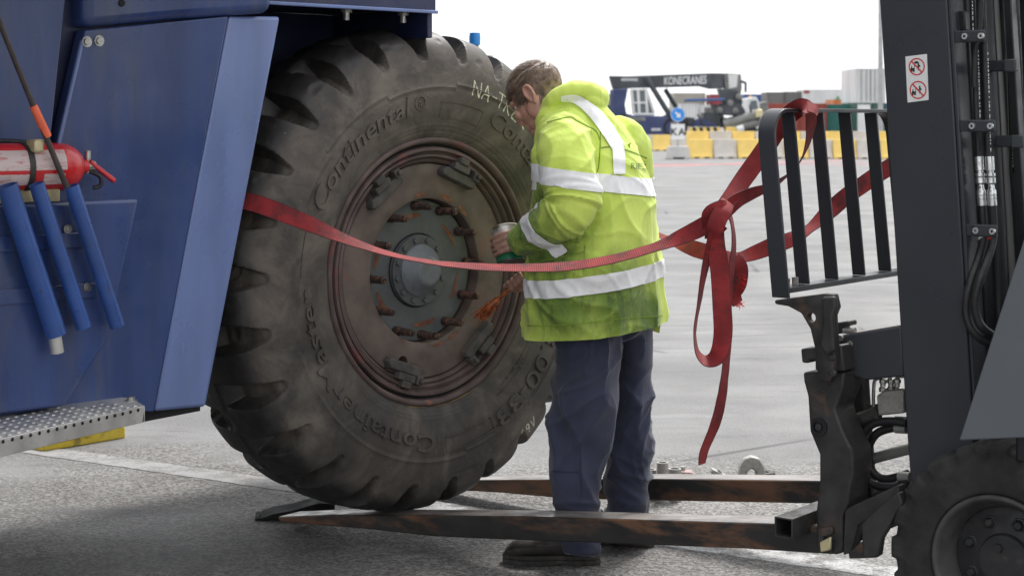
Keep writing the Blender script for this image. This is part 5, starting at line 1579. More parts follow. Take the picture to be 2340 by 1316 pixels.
# ---- trousers
tb = MB(); XA, YA = Vector((1, 0, 0)), Vector((0, 1, 0))
LEG_L = [(1345, 690, 6.03, 66, .115), (1346, 780, 6.01, 70, .115), (1338, 850, 6.0, 72, .11), (1331, 930, 5.99, 75, .105), (1326, 1000, 5.98, 70, .10), (1320, 1070, 5.98, 60, .09), (1320, 1130, 5.97, 49, .08), (1323, 1190, 5.97, 44, .075), (1326, 1236, 5.97, 41, .072), (1327, 1256, 5.97, 39, .07)]
LEG_R = [(1432, 690, 6.17, 56, .115), (1441, 780, 6.18, 48, .11), (1440, 850, 6.19, 42, .10), (1441, 930, 6.2, 46, .10), (1439, 1010, 6.2, 52, .10), (1437, 1080, 6.2, 51, .09), (1434, 1140, 6.2, 47, .08), (1432, 1195, 6.19, 44, .078), (1432, 1222, 6.19, 42, .075)]
for lg in (LEG_L, LEG_R):
    loft(tb, [ering(P(x, y, Y), XA, w_ / FPX * Y, YA, hy, 36, .95) for x, y, Y, w_, hy in spline(lg, 3)])
mball(tb, P(1388, 705, 6.10), (.165, .15, .12))
tme = remesh(tb, .0062, 3, .5)
tme.update(); nsv = [v.normal.copy() for v in tme.vertices]
for v, nn in zip(tme.vertices, nsv):
    p = v.co; left = (p + mo).y < 6.085
    wx = .2 * noise.noise(p * 4)
    d = .008 * noise.noise((p.x * 5, p.y * 5, p.z * 2.5))
    d += .013 * (crease((p.x + p.z * .22 + wx) * 8, p.y * 8, p.z * 1.6 + (3 if left else 8), 5) - .25)
    d += .008 * (crease((p.x * .8 - p.z * .6 + wx) * 11, p.y * 6, p.z * 2 + 1, 6) - .2)
    lowk = sstep(.62, .12, p.z) * (.4 if left else 1.0)
    d += lowk * .024 * (crease((p.z + p.x * .4 + wx * .5) * 11, p.x * 3, p.y * 3 + (0 if left else 5), 4) - .3)
    kn = math.exp(-((p.z - .52) / .12) ** 2)
    d += kn * .014 * (crease((p.z - p.x * .8) * 8, p.x * 4, 2, 5) - .25)
    v.co = p + nn * d
tr = link('trousers', tme, 'trouser', man, sharp=80)
bvh2 = BVHTree.FromPolygons([v.co for v in tme.vertices], [p.vertices for p in tme.polygons])
bvh_keep = bvh; bvh = bvh2
for nm, pts in (('leg_seam', [(1342, 775), (1334, 860), (1330, 950), (1326, 1040), (1330, 1150)]), ('knee_patch_seam', [(1264, 1076), (1290, 1078), (1322, 1078)])):
    lay(pts, 2.2, nm, 'navy', .0015, 8, 1, tr, .001)
bvh = bvh_keep

# ---- safety boots
def boot(heel, fwd, name_par, L=.315, label=None):
    side = Vector((-fwd.y, fwd.x, 0))
    def W(u, s, z): return heel + fwd * u + side * s + ZU * z - mo
    sec = [(-.004, .022, .03, .075), (.01, .034, .026, .115), (.04, .040, .026, .150), (.08, .042, .026, .155), (.12, .041, .026, .135), (.16, .043, .026, .108), (.20, .048, .026, .092), (.24, .052, .026, .084), (.275, .050, .026, .076), (.30, .040, .026, .062), (.314, .022, .028, .045)]
    vs = []; n_ = 20; sp = spline(sec, 3)
    for u, hw, zb, zt in sp:
        for k in range(n_):
            t = 2 * math.pi * k / n_; co, si = math.cos(t), math.sin(t)
            co = math.copysign(abs(co) ** .8, co); si = math.copysign(abs(si) ** .75, si)
            wob = .002 * noise.noise((u * 40, co * 3, si * 3))
            vs.append(W(u, (hw + wob) * co * (1 - .12 * max(0, si)), (zb + zt) / 2 + (zt - zb) / 2 * si))
    fs = [(i * n_ + k, i * n_ + (k + 1) % n_, (i + 1) * n_ + (k + 1) % n_, (i + 1) * n_ + k) for i in range(len(sp) - 1) for k in range(n_)]
    fs += [tuple(range(n_)), tuple(range((len(sp) - 1) * n_, len(sp) * n_))]
    b = MB().add(vs, fs).build('boot', 'boot', man, sharp=70)
    out = []
    for k in range(48):
        t = 2 * math.pi * k / 48; co, si = math.cos(t), math.sin(t)
        u = .155 + .168 * math.copysign(abs(co) ** .8, co)
        hw = .036 + .02 * sstep(.02, .26, u) - .006 * math.exp(-((u - .12) / .04) ** 2)
        out.append((u, hw * math.copysign(abs(si) ** .7, si)))
    s_ = MB()
    lo = [W(u, w_, .0 if not .10 < u < .155 else .008) for u, w_ in out]
    s_.hexa(lo, [W(u, w_ * 1.03, .018) for u, w_ in out]); s_.build('sole', 'sole', b, .003)
    s_ = MB(); s_.hexa([W(u, w_ * .98, .0185) for u, w_ in out], [W(u, w_ * .94, .034) for u, w_ in out]); s_.build('welt', 'sole', b, .003)
    for sg in (1, -1):
        pp = [W(.27, sg * .047, .058), W(.22, sg * .0485, .072), (W(.15, sg * .042, .068)), W(.08, sg * .0435, .085), W(.02, sg * .037, .07)]
        MB().tube(spline([tuple(q) for q in pp], 6), .0022, 6).build('stitch_line', 'sole', b)
    lc = MB()
    for i in range(5):
        u = .13 + i * .018; z = .138 - i * .0085
        lc.tube([W(u, .026, z - .012), W(u + .003, .0, z + .004), W(u, -.026, z - .012)], .0028, 6)
    lc.build('laces', 'black', b)
    return b
boot(P(1364, 1287, 5.96).xy.to_3d(), Vector((-.995, .09, 0)), man)
boot(P(1487, 1252, 6.20).xy.to_3d(), Vector((-.93, .36, 0)), man)

# ---- tin and brush
can_c = P(1161, 560, 6.10)
ca = Vector((-.14, .40, .90)).normalized()
cq = Vector((1, 0, 0)); cq = (cq - ca * cq.dot(ca)).normalized(); cn = ca.cross(cq)         # cq to the right, cn away from or towards the eye
if cn.y > 0: cn = -cn
CR = .0475
tin = thing('grease_tin', 'smeared green and white tin held in his left hand', 'tin', can_c)
def canM(): return MB(Matrix((( cq.x, ca.x, cn.x, 0), (cq.y, ca.y, cn.y, 0), (cq.z, ca.z, cn.z, 0), (0, 0, 0, 1))))
canM().lathe_y([(CR, -.03), (CR, .060), (CR * .985, .062), (CR * .96, .062), (CR * .955, .0), (0, -.02)], n=40).build('tin_wall', 'tin', tin, sharp=40)
canM().lathe_y([(CR + .0008, -.066), (CR + .0008, -.0305)], n=40).build('green_band', 'green', tin)
canM().lathe_y([(CR + .002, -.066), (CR + .003, -.069), (CR + .001, -.072), (CR - .003, -.071), (CR - .005, -.067), (0, -.066)], n=40).build('tin_base', 'tin_dark', tin, sharp=40)
canM().lathe_y([(CR + .001, .058), (CR + .003, .061), (CR + .002, .064), (CR - .001, .064)], n=40).build('tin_rim', 'tin', tin)
s_, e_ = P(1206, 622, 6.16), P(1096, 722, 6.23)
brush = thing('grease_brush', 'brush dripping with copper grease against the wheel studs', 'brush', s_)
bd = (e_ - s_)
MB().tube([Vector((0, 0, 0)), bd * .35, bd * .62], [.009, .0085, .008], 12).build('handle', 'grease_wet', brush)
MB().tube([bd * .60, bd * .66, bd * .74], [.009, .014, .017], 12).build('ferrule', 'grease_wet', brush)
mb = MB()
for i in range(70):
    o_ = Vector((random.gauss(0, .006), random.gauss(0, .006), random.gauss(0, .006)))
    mb.tube([bd * .73 + o_, bd * .86 + o_ * 1.5, bd * random.uniform(.95, 1.03) + o_ * 2.0 + Vector((random.gauss(0, .003), 0, -.006))], [.0022, .002, .001], 5)
mb.build('bristles', 'grease_wet', brush)
mb = MB().ball(bd * .80, (.017, .014, .02), 12, 8).ball(bd * .93 + Vector((.003, 0, -.008)), (.012, .01, .016), 10, 8); mb.build('grease_blob', 'grease_wet', brush)

# ---- body with head and hands: one continuous surface
bb = MB()
hd_f = (Fw * .80 + Vector((-.12, -.02, 0)) - ZU * .62).normalized()
hd_l = Lf.copy(); hd_l = (hd_l - hd_f * hd_l.dot(hd_f)).normalized(); hd_u = hd_f.cross(hd_l).normalized()
HC = P(1226, 214, 6.13)
HM = Matrix((hd_f, hd_l, hd_u)).transposed()
def hb(c, r, rx=0, ry=0, rz=0):
    rot = HM @ Matrix.Rotation(ry, 3, 'Y') @ Matrix.Rotation(rz, 3, 'Z') @ Matrix.Rotation(rx, 3, 'X')
    mball(bb, HC + HM @ Vector(c), r, rot)
hb((-.008, 0, .022), (.098, .076, .088)); hb((.035, 0, -.03), (.062, .060, .085)); hb((.045, 0, -.085), (.042, .044, .032)); hb((.082, 0, .012), (.02, .05, .016))
hb((.082, .03, -.035), (.02, .022, .02)); hb((.082, -.03, -.035), (.02, .022, .02))
hb((.098, 0, -.035), (.016, .013, .030), 0, -.25); hb((.107, 0, -.052), (.013, .015, .010)); hb((.086, 0, -.078), (.014, .024, .009)); hb((.084, 0, -.09), (.012, .02, .008)); hb((.072, 0, -.112), (.022, .024, .016))
for sg in (1, -1):
    hb((.0, sg * .060, -.055), (.04, .014, .05))
# ears as curled rims
for sg in (1, -1):
    ep = [(-.010, .070, -.045), (.0, .078, -.03), (.004, .082, -.005), (-.008, .088, .014), (-.024, .090, .010), (-.030, .088, -.012), (-.024, .084, -.034), (-.012, .078, -.050)]
    chain(bb, [(HC + HM @ Vector((x, sg * y, z)), .0062) for x, y, z in ep], 10, 3)
    hb((-.013, sg * .074, -.015), (.017, .008, .028))
NB_ = P(1318, 268, 6.12)
chain(bb, [(HC + HM @ Vector((-.03, 0, -.03)), .058), (HC.lerp(NB_, .55), .056), (NB_, .062)], 18)
for a, b_, r0, r1 in ((P(1325, 290, 6.12), P(1362, 700, 6.1), .11, .15),):
    chain(bb, [(a, r0), (a.lerp(b_, .5), .14), (b_, r1)], 20)
chain(bb, [(P(1330, 300, 6.12), .06), (ARM_L[0][0], .055), (ARM_L[3][0], .045), (ARM_L[5][0], .04), (ARM_L[7][0], .034), (P(1186, 549, 6.02), .029)], 16)
chain(bb, [(P(1330, 300, 6.12), .06), (ARM_R[0][0], .055), (ARM_R[2][0], .045), (ARM_R[4][0], .036), (ARM_R[5][0], .032), (P(1214, 640, 6.19), .029)], 16)
for lg in (LEG_L, LEG_R):
    chain(bb, [(P(x, y, Y), w_ / FPX * Y * .62) for x, y, Y, w_, hy in lg[:9:2]] + [(P(lg[-1][0], lg[-1][1], lg[-1][2]), .04)], 14)
def fin(c, k0, k1, u, R_, h, a0, a1, r0, r1, wrist, fade=0):
    pts = []
    for i in range(7):
        a = a0 + (a1 - a0) * i / 6
        fl = 1.0
        p = c + u * (h + fade * i / 6) + (k0 * math.cos(a) + k1 * math.sin(a)) * (R_ * fl)
        pts.append((p, r0 + (r1 - r0) * i / 6 + (.0009 if i in (0, 2, 4) else -.0005)))
    return pts
# left hand round the tin: back of the hand to the eye, fingers to the left
k0, k1 = cq, cn                       # 0 deg right, 90 deg towards the eye, 180 deg left
wl = P(1184, 549, 6.03)
HL = []
for i, (h, ln, r) in enumerate(((.026, 104, .0095), (.005, 112, .0100), (-.016, 106, .0096), (-.036, 90, .0086))):
    f_ = fin(can_c, k0, k1, ca, CR + .0085, h, R(68 - i * 2), R(68 + ln), r, r * .80, wl, -.006)
    kn = f_[0][0]
    chain(bb, [(wl + ca * h * .45 + cn * -.004, .017), (wl.lerp(kn, .55) + ca * h * .2 + k1 * .008, .0150), (kn + k1 * .003, .0125), f_[1], f_[2], f_[3], f_[4], f_[5], f_[6]], 12, 3)
    HL.append(kn)
chain(bb, [(wl + ca * .012, .018), (can_c + ca * .040 + k0 * (CR + .012) * .9 + k1 * .02, .0135), (can_c + ca * .050 + k0 * (CR + .010) * .95 - k1 * .016, .0115), (can_c + ca * .048 + (k0 * .5 - k1 * .86) * (CR + .0095), .0095)], 12, 3)
# right hand closed on the brush handle
bu = (e_ - s_).normalized(); hc = s_ + bd * .20
r0_ = Vector((1, .1, .25)); r0_ = (r0_ - bu * r0_.dot(bu)).normalized(); r1_ = bu.cross(r0_)
if r1_.y > 0: r1_ = -r1_
wrR = P(1212, 642, 6.19)
for i, h in enumerate((.030, .011, -.008, -.026)):
    f_ = fin(hc, r0_, r1_, bu, .0185, h, R(40), R(265 - i * 6), .0092 - i * .0004, .0076, wrR)
    chain(bb, [(wrR + bu * h * .4, .016), (wrR.lerp(f_[0][0], .6) + r1_ * .006, .0135)] + f_, 12, 3)
chain(bb, [(wrR + bu * .02, .016), (hc + bu * .035 - r1_ * .02 + r0_ * .012, .012), (hc + bu * .05 - r1_ * .012 - r0_ * .014, .0095)], 12, 3)
bme = remesh(bb, .0034, 3, .5)
M['skin'] = skin_mat([tuple(can_c + cn * .05 - mo), tuple(hc - mo)])
body = link('body', bme, 'skin', man, sharp=80)
# nails, eyes
for sg in (1, -1):
    c = HC + HM @ Vector((.076, sg * .031, -.008)) - mo
    MB().ball(c, .0115, 14, 10).build('eye', 'eye', body)
# ---- hair: cap and strands
hbv = BVHTree.FromPolygons([v.co for v in bme.vertices], [p.vertices for p in bme.polygons])
HMi = HM.transposed()
def hairy(q):                        # q in head axes
    x, y, z = q
    if z > .055 and x < .085: return True
    if x > .05: return z > .036 + .0 and x < .092
    line = -.01 + .0 * x
    if x > .012: return z > -.012 and abs(y) > .02
    if x > -.034: return z > .018 or (x > .006 and z > -.03)
    return z > -.062 - .25 * (x + .034) * 0
strands = MB(); cap = []
rnd = random.Random(5)
gold = math.pi * (3 - math.sqrt(5))
NS = 9000
for i in range(NS):
    zz = 1 - 2 * (i + .5) / NS; rr = math.sqrt(1 - zz * zz); th = gold * i
    dv = Vector((rr * math.cos(th), rr * math.sin(th), zz))
    o_ = HC + HM @ (dv * .2 + Vector((-.005, 0, .01))) - mo
    h, n_, _, _ = hbv.ray_cast(o_, -(HM @ dv), .25)
    if h is None: continue
    q = HMi @ (h + mo - HC)
    if not hairy(q) or (abs(q.y) > .074 and -.035 < q.x < .01 and q.z < .014): continue
    n_ = n_.normalized()
    # comb forward and down, a little messy
    comb = HM @ Vector((.75, .12 * math.copysign(1, q.y), -.55 if q.z < .07 else .05))
    comb = (comb - n_ * comb.dot(n_)); comb = comb.normalized() if comb.length > .01 else Vector((0, 0, 1))
    jit = Vector((rnd.gauss(0, 1), rnd.gauss(0, 1), rnd.gauss(0, 1))) * .12
    nzv = noise.noise(h * 16) * .45
    side = n_.cross(comb)
    dr = (comb + side * nzv + jit).normalized()
    L = rnd.uniform(.028, .042) * (1.25 if q.z > .05 else .8)
    if q.x < -.06 and q.z < 0: L *= .55
    if q.x > .06: L *= 1.5
    b0 = h - n_ * .002
    lift = .30 + .2 * (noise.noise(h * 14) + .2)
    p1 = b0 + (n_ * lift + dr * .8).normalized() * L * .45
    p2 = p1 + (n_ * .06 + dr).normalized() * L * .55 + Vector((0, 0, -.0035))
    wv = side.normalized() * .0011
    strands.add([b0 - wv * 1.4, b0 + wv * 1.4, p1 + wv, p1 - wv, p2], [(0, 1, 2, 3), (3, 2, 4)])
    if i % 1 == 0: cap.append(h)
ho = strands.build('hair', 'hair', man, smooth=False)
# scalp cap under the strands
bm = bmesh.new(); bm.from_mesh(bme)
vv = []; ff = []; vm = {}
for f in bm.faces:
    c = f.calc_center_median() + mo
    if (c - HC).length > .16: continue
    q = HMi @ (c - HC)
    if not hairy(q) or (abs(q.y) > .074 and -.035 < q.x < .01 and q.z < .014): continue
    row = []
    for v in f.verts:
        if v.index not in vm:
            vm[v.index] = len(vv); vv.append(v.co + v.normal * (.004 + .004 * noise.noise(v.co * 60)))
        row.append(vm[v.index])
    ff.append(row)
bm.free()
me = bpy.data.meshes.new('scalp_hair'); me.from_pydata([tuple(v) for v in vv], [], ff); link('scalp_hair', me, 'hair', ho, sharp=80)
# ================================================================== far yard
def jersey(h, L, prof_w=.30):
    mb = MB()
    k = h / .85
    pr = [(-prof_w, 0), (prof_w, 0), (prof_w, .08 * k), (.17, .30 * k), (.11, h), (-.11, h), (-.17, .30 * k), (-prof_w, .08 * k)]
    mb.prismx(pr, -L / 2, L / 2)
    return mb
bars = {}
def barrier(px, Y, h, col, label, L=.84, grp='concrete barriers across the far yard', ang=0):
    key = (h, L)
    if key not in bars:
        me = jersey(h, L).mesh('barrier'); setsharp(me, 35)
        mb2 = MB()
        mb2.box((-.09, -.301, -.0), (.09, -.296, .05))
        f = mb2.mesh('barrier_foot')
        bars[key] = (me, f)
    me, f = bars[key]
    me2 = me.copy()
    o = bpy.data.objects.new('concrete_barrier', me2); C.objects.link(o); me2.materials.append(M[col])
    o.location = P(px, 268, Y).xy.to_3d(); o.rotation_euler = (0, 0, ang)
    o.location.z = 0
    tag(o, label, 'barrier', grp)
    b = o.modifiers.new('b', 'BEVEL'); b.width = .015; b.segments = 2
    for sx in (-.22, .22):
        ft = bpy.data.objects.new('lift_slot', f); C.objects.link(ft); ft.parent = o; ft.location = (sx * L, 0, 0)
    if not f.materials: f.materials.append(M['gap'])
    return o
ordn = ['first', 'second', 'third', 'fourth', 'fifth', 'sixth', 'seventh', 'eighth', 'ninth', 'tenth', 'eleventh', 'twelfth', 'thirteenth', 'fourteenth']
n_ = 0
for i in range(11):
    px = 1602 + i * 54.5
    Y = 64.7 - i * .12
    col = ('concy', 'conc')[i % 2]
    cn_ = ('yellow', 'cream')[i % 2]
    barrier(px, Y, .70, col, '%s %s barrier in the front row, counted from the sign block' % (cn_, ordn[i]))
for i in range(12):
    px = 1600 + i * 52
    col = ('concy', 'conc', 'concy', 'conc', 'concy')[(i) % 5 if i < 5 else i % 2]
    cn_ = 'yellow' if col == 'concy' else 'cream'
    barrier(px - 6, 66.6, .98, col, 'taller %s barrier behind the front row, %s from the sign' % (cn_, ordn[i]))
for i, (px, col) in enumerate(((1470, 'conc'), (1510, 'concy'), (1553, 'conc'), (1596, 'concy'))):
    barrier(px, 79, .72, col, ('%s barrier farther off beside the worker, %s of that run') % (('cream', 'yellow')[col == 'concy'], ordn[i]))

# direction sign and letter board on a concrete block
Ys = 63.6; s_ = FPX / Ys
sp0 = P(1549, 268, Ys).xy.to_3d()
sign = thing('road_sign', 'round blue sign with a white arrow above a white board reading KA', 'sign', sp0)
MB().tube([(0, .03, .45), (0, .03, 1.9)], .035, 12).build('post', 'signpost', sign)
zc = CH + (268 - 262.5) / s_
mb = MB().lathe_y([(0, -.012), (.262, -.012), (.268, 0), (.262, .012), (0, .012)], (0, 0, zc), 40).build('disc', 'signblue', sign)
MB().lathe_y([(.236, -.0145), (.252, -.0145)], (0, 0, zc), 40).build('disc_border', 'letter_white', sign)
ar = [(-.035, .13), (.035, .13), (.035, -.01), (.11, -.01), (0, -.15), (-.11, -.01), (-.035, -.01)]
ra = R(45)
ar = [(x * math.cos(ra) - z * math.sin(ra), x * math.sin(ra) + z * math.cos(ra)) for x, z in ar]
MB().hexa([(x, -.0165, zc + z) for x, z in ar], [(x, -.0135, zc + z) for x, z in ar]).build('arrow', 'letter_white', sign, smooth=False)
z0, z1 = CH - (319 - 268) / s_, CH - (284 - 268) / s_
MB().box((-.25, -.01, z0), (.25, .012, z1)).build('letter_board', 'white', sign, .004)
vs, fs = text_geo('KA', .36, .002, 0, .008, 'CENTER', 1.25)
MB(Matrix.Translation((0, -.0135, (z0 + z1) / 2 - .125)) @ Matrix.Rotation(R(90), 4, 'X')).add(vs, fs).build('letters', 'stblack', sign, smooth=False)
blk = thing('sign_block', 'pale concrete block carrying the road sign', 'block', (sp0.x, sp0.y, 0))
MB().hexa([(-.42, -.4, 0), (.42, -.4, 0), (.42, .4, 0), (-.42, .4, 0)], [(-.36, -.34, .46), (.36, -.34, .46), (.36, .34, .46), (-.36, .34, .46)]).build('block_body', 'block', blk, .03)
MB().box((-.2, -.425, .0), (.2, -.405, .07)).build('fork_slot', 'gap', blk)

# the far reach stacker, boom lowered
Yr = 110.0; sr = FPX / Yr
rs_o = P(1500, 268, Yr).xy.to_3d()
rst = thing('reach_stacker', 'dark reach stacker with a lettered boom parked beyond the barriers', 'vehicle', rs_o)
def rp(px, py): return ((px - 1500) / sr, CH - (py - 268) / sr)
def rpr(pts, y0, y1, name, m, par=rst, bev=.05): return MB().prism([rp(*p) for p in pts], y0, y1).build(name, m, par, bev)
def rtube(a, b, r, name, m, y=0, par=rst): 
    (x0, z0), (x1, z1) = rp(*a), rp(*b)
    return MB().tube([(x0, y, z0), (x1, y, z1)], r, 12).build(name, m, par)
boom = rpr([(1391, 174), (1430, 175), (1628, 168), (1650, 168), (1652, 203), (1622, 204), (1598, 198), (1400, 204)], -.55, .55, 'boom', 'fardark')
vs, fs = text_geo('KONECRANES', 1, .004, .06, .012)
x1 = max(v[0] for v in vs); y1 = max(v[1] for v in vs)
(a0, b0), (a1, b1) = rp(1515, 195), rp(1612, 177)
MB().add([(a0 + (a1 - a0) * x / x1, -.575 + z, b0 + (b1 - b0) * y / y1 + (x / x1) * .09) for x, y, z in vs], fs).build('boom_lettering', 'letter_white', boom, smooth=False)
mb = MB()
for i in range(9):
    (xa, za), (xb, zb) = rp(1419 + i * 4.2, 186), rp(1421.6 + i * 4.2, 180)
    mb.box((xa, -.57, za), (xb, -.56, zb))
o = mb.build('small_lettering', 'letter_white', boom, smooth=False); o['kind'] = 'stuff'
rpr([(1651, 168), (1692, 170), (1694, 200), (1688, 236), (1668, 240), (1655, 205)], -.4, .4, 'boom_head', 'fargrey')
rpr([(1662, 172), (1684, 172), (1682, 200), (1664, 204)], -.45, -.401, 'head_plate', 'farwhite')
rtube((1690, 186), (1702, 190), .09, 'head_hose', 'fardark', -.4); rtube((1702, 189), (1702, 212), .08, 'head_hose', 'fardark', -.4)
rpr([(1640, 204), (1680, 206), (1694, 232), (1690, 250), (1634, 258), (1632, 244), (1652, 236)], -.8, .8, 'spreader_rotator', 'fardark')
rpr([(1626, 240), (1690, 240), (1700, 256), (1690, 266), (1634, 262)], -1.0, 1.0, 'spreader_head', 'fardark')
for px, py in ((1640, 252), (1664, 236), (1684, 222), (1676, 254)):
    x, z = rp(px, py); MB().lathe_y([(0, -.05), (.12, -.05), (.2, 0), (.2, .2)], (x, -1.05, z), 14).build('spreader_drum', 'fargrey', rst)
rpr([(1566, 227), (1650, 225), (1650, 231), (1566, 233)], -1.4, 1.0, 'rear_beam', 'c_blue')
rtube((1474, 178), (1530, 268), .17, 'lift_cylinder', 'fardark', -.9); rtube((1465, 176), (1500, 202), .15, 'lift_cylinder', 'fardark', .9)
rtube((1522, 204), (1548, 246), .15, 'lift_strut', 'fardark', .7)
rpr([(1397, 205), (1432, 204), (1425, 240), (1431, 272), (1412, 290), (1398, 255)], -1.3, -.7, 'boom_support', 'farnavy')
rpr([(1396, 205), (1430, 205), (1420, 290), (1398, 280)], .7, 1.3, 'boom_support', 'farnavy')
chs = rpr([(1425, 264), (1520, 266), (1528, 280), (1524, 313), (1430, 313), (1415, 296)], -1.7, 1.7, 'chassis', 'farnavy')
rpr([(1430, 268), (1470, 268), (1470, 277), (1430, 277)], -1.76, -1.71, 'side_panel', 'fargrey', chs, .01)
mb = MB()
for i in range(6):
    (xa, za), (xb, zb) = rp(1484 + i * 3.6, 299), rp(1486.5 + i * 3.6, 293)
    mb.box((xa, -1.72, za), (xb, -1.705, zb))
o = mb.build('small_lettering', 'letter_white', chs, smooth=False); o['kind'] = 'stuff'
cab = rpr([(1440, 206), (1474, 205), (1488, 246), (1492, 262), (1446, 262)], -1.1, .5, 'cab_glazing', 'glass', rst, .02)
for a, b in (((1440, 206), (1446, 262)), ((1473, 206), (1476, 262)), ((1440, 206), (1474, 205)), ((1446, 262), (1492, 262)), ((1455, 206), (1458, 262)), ((1474, 205), (1492, 260))):
    rtube(a, b, .085, 'cab_frame', 'farwhite', -1.13, cab)
rtube((1446, 236), (1476, 236), .06, 'cab_frame', 'farwhite', -1.13, cab)
for px, y in ((1534, -1.35), (1428, -1.3), (1534, 1.1), (1428, 1.1)):
    x, z = rp(px, 292); r = .86
    zz = .86
    wv = MB().lathe_y([(.42, -.02), (.5, -.06), (r * .96, -.04), (r, .05), (r, .5), (r * .95, .58)], (x, y - .3, zz), 36).build('wheel', 'ftyre', rst)
    MB().lathe_y([(0, .02), (.2, .02), (.42, .06), (.45, 0)], (x, y - .3, zz), 20).build('rim', 'fargrey', wv)
for i in range(9):
    x, z = rp(1570 + i * 7.8, 296)
    w_ = 7.6 / sr
    m_ = 'concy' if i % 2 == 0 else 'stblack'
    zt_, zb_ = rp(0, 291)[1], rp(0, 304)[1]
    MB().hexa([(x, -1.9, zb_), (x + w_, -1.9, zb_), (x + w_ * .6, -1.9, zt_), (x - w_ * .4, -1.9, zt_)], [(x, -1.8, zb_), (x + w_, -1.8, zb_), (x + w_ * .6, -1.8, zt_), (x - w_ * .4, -1.8, zt_)]).build('hazard_stripe', m_, rst, smooth=False)
rpr([(1562, 305), (1700, 304), (1700, 312), (1562, 312)], -1.6, 1.6, 'front_beam', 'fardark')
rpr([(1575, 289), (1588, 274), (1602, 270), (1620, 280), (1634, 289)], -1.2, .8, 'axle_cover', 'farnavy')
for y in (-1.2, .9):
    rtube((1648, 284), (1728, 262), .26, 'spreader_arm', 'fargrey', y); rtube((1660, 296), (1744, 276), .24, 'spreader_arm', 'fargrey', y)
rpr([(1652, 290), (1690, 292), (1690, 306), (1650, 306)], -1.7, -1.2, 'yellow_corner', 'concy'); rtube((1676, 296), (1690, 292), .2, 'work_lamp', 'farwhite', -1.9)
rpr([(1716, 252), (1732, 250), (1735, 266), (1718, 270)], -1.9, -1.4, 'work_lamp', 'brass')

for a, b, c, d, m in ((1604, 258, 1650, 290, 'fardark'), (1612, 246, 1634, 260, 'fargrey'), (1692, 262, 1716, 302, 'fardark'), (1640, 268, 1668, 284, 'fargrey'), (1566, 268, 1584, 290, 'fardark')):
    rpr([(a, b), (c, b + 2), (c, d), (a + 2, d)], -.9, .9, 'hydraulic_housing', m)
for a, b in (((1618, 234), (1634, 262)), ((1646, 262), (1652, 300)), ((1682, 262), (1700, 300)), ((1590, 262), (1606, 290)), ((1708, 240), (1712, 270))):
    rtube(a, b, .07, 'hydraulic_pipe', 'fardark', -1.2)
rpr([(1640, 304), (1700, 300), (1702, 307), (1640, 309)], -1.75, -1.62, 'yellow_skirt', 'concy')
# white tractor unit behind the spreader
tr_o = P(1725, 268, 118).xy.to_3d(); st_ = FPX / 118
trk = thing('tractor_unit', 'white lorry cab half hidden behind the dark spreader', 'lorry', tr_o)
def lp(px, py): return ((px - 1725) / st_, CH - (py - 268) / st_)
def lpr(pts, y0, y1, name, m, bev=.05): return MB().prism([lp(*p) for p in pts], y0, y1).build(name, m, trk, bev)
lpr([(1700, 226), (1722, 222), (1728, 232), (1732, 252), (1732, 296), (1700, 296)], -1.2, 1.2, 'cab', 'farwhite')
lpr([(1709, 232), (1723, 230), (1726, 250), (1709, 250)], -1.26, -1.21, 'side_window', 'glass', .02)
lpr([(1732, 236), (1750, 232), (1750, 290), (1734, 290)], -1.1, 1.1, 'fuel_body', 'fargrey')
lpr([(1712, 219), (1717, 219), (1717, 223), (1712, 223)], -.1, .1, 'beacon', 'amber', .01)
for px in (1708, 1742):
    x, z = lp(px, 296); MB().lathe_y([(0, 0), (.25, 0), (.5, -.02), (.52, .05), (.52, .3)], (x, -1.22, .52), 24).build('wheel', 'ftyre', trk)

# containers
def container(px0, px1, pyt, pyb, Y, m, label, depth=2.44, end=False, text=None):
    s = FPX / Y
    x0, x1 = (px0 - CX) / s, (px1 - CX) / s
    zt, zb = CH - (pyt - 268) / s, max(0, CH - (pyb - 268) / s)
    if zb < .35: zb = 0
    o = thing('shipping_container', label, 'container', ((x0 + x1) / 2, Y, zb), 0, 'shipping containers stacked at the back of the yard')
    W = (x1 - x0) / 2; H = zt - zb
    pr = []
    x = -W + .08; n2 = max(4, int((2 * W) / .28)); st = (2 * W - .16) / n2
    for i in range(n2):
        a = -W + .08 + i * st
        pr += [(a, .04), (a + st * .25, .04), (a + st * .5, .0), (a + st * .75, .0)] if not end else [(a, .03)]
    pr += [(W - .08, .04)]
    poly = pr + [(W - .08, depth), (-W + .08, depth)]
    vs = [(x, y, .12) for x, y in poly] + [(x, y, H - .1) for x, y in poly]; k = len(poly)
    MB().add(vs, [(i, (i + 1) % k, k + (i + 1) % k, k + i) for i in range(k)] + [tuple(range(k)), tuple(range(k, 2 * k))]).build('side_wall', m, o, smooth=False)
    for sx in (-1, 1): MB().box((sx * W - (.08 if sx > 0 else 0), -.03, 0), (sx * W + (.08 if sx < 0 else 0), depth, H)).build('corner_post', m, o, .01)
    MB().box((-W + .081, -.025, H - .099), (W - .081, depth, H)).build('top_rail', m, o, .01)
    MB().box((-W + .081, -.025, 0), (W - .081, depth, .119)).build('bottom_rail', m, o, .01)
    if end:
        for i, u in enumerate((-.62, -.28, .28, .62)):
            MB().tube([(u * W, -.05, .1), (u * W, -.05, H - .1)], .028, 8).build('lock_rod', 'fargrey', o)
        MB().box((-.02, -.03, .12), (.02, .03, H - .1)).build('door_gap', 'gap', o)
    return o, W, H
container(1748, 1824, 237, 311, 140, 'c_red', 'left brick-red container on the ground behind the backrest grille', 6)
container(1825, 1889, 237, 311, 140.5, 'c_red', 'right brick-red container on the ground beside the teal one', 6)
container(1890, 1954, 239, 311, 141, 'c_teal', 'teal container on the ground left of the white stacked container', 6)
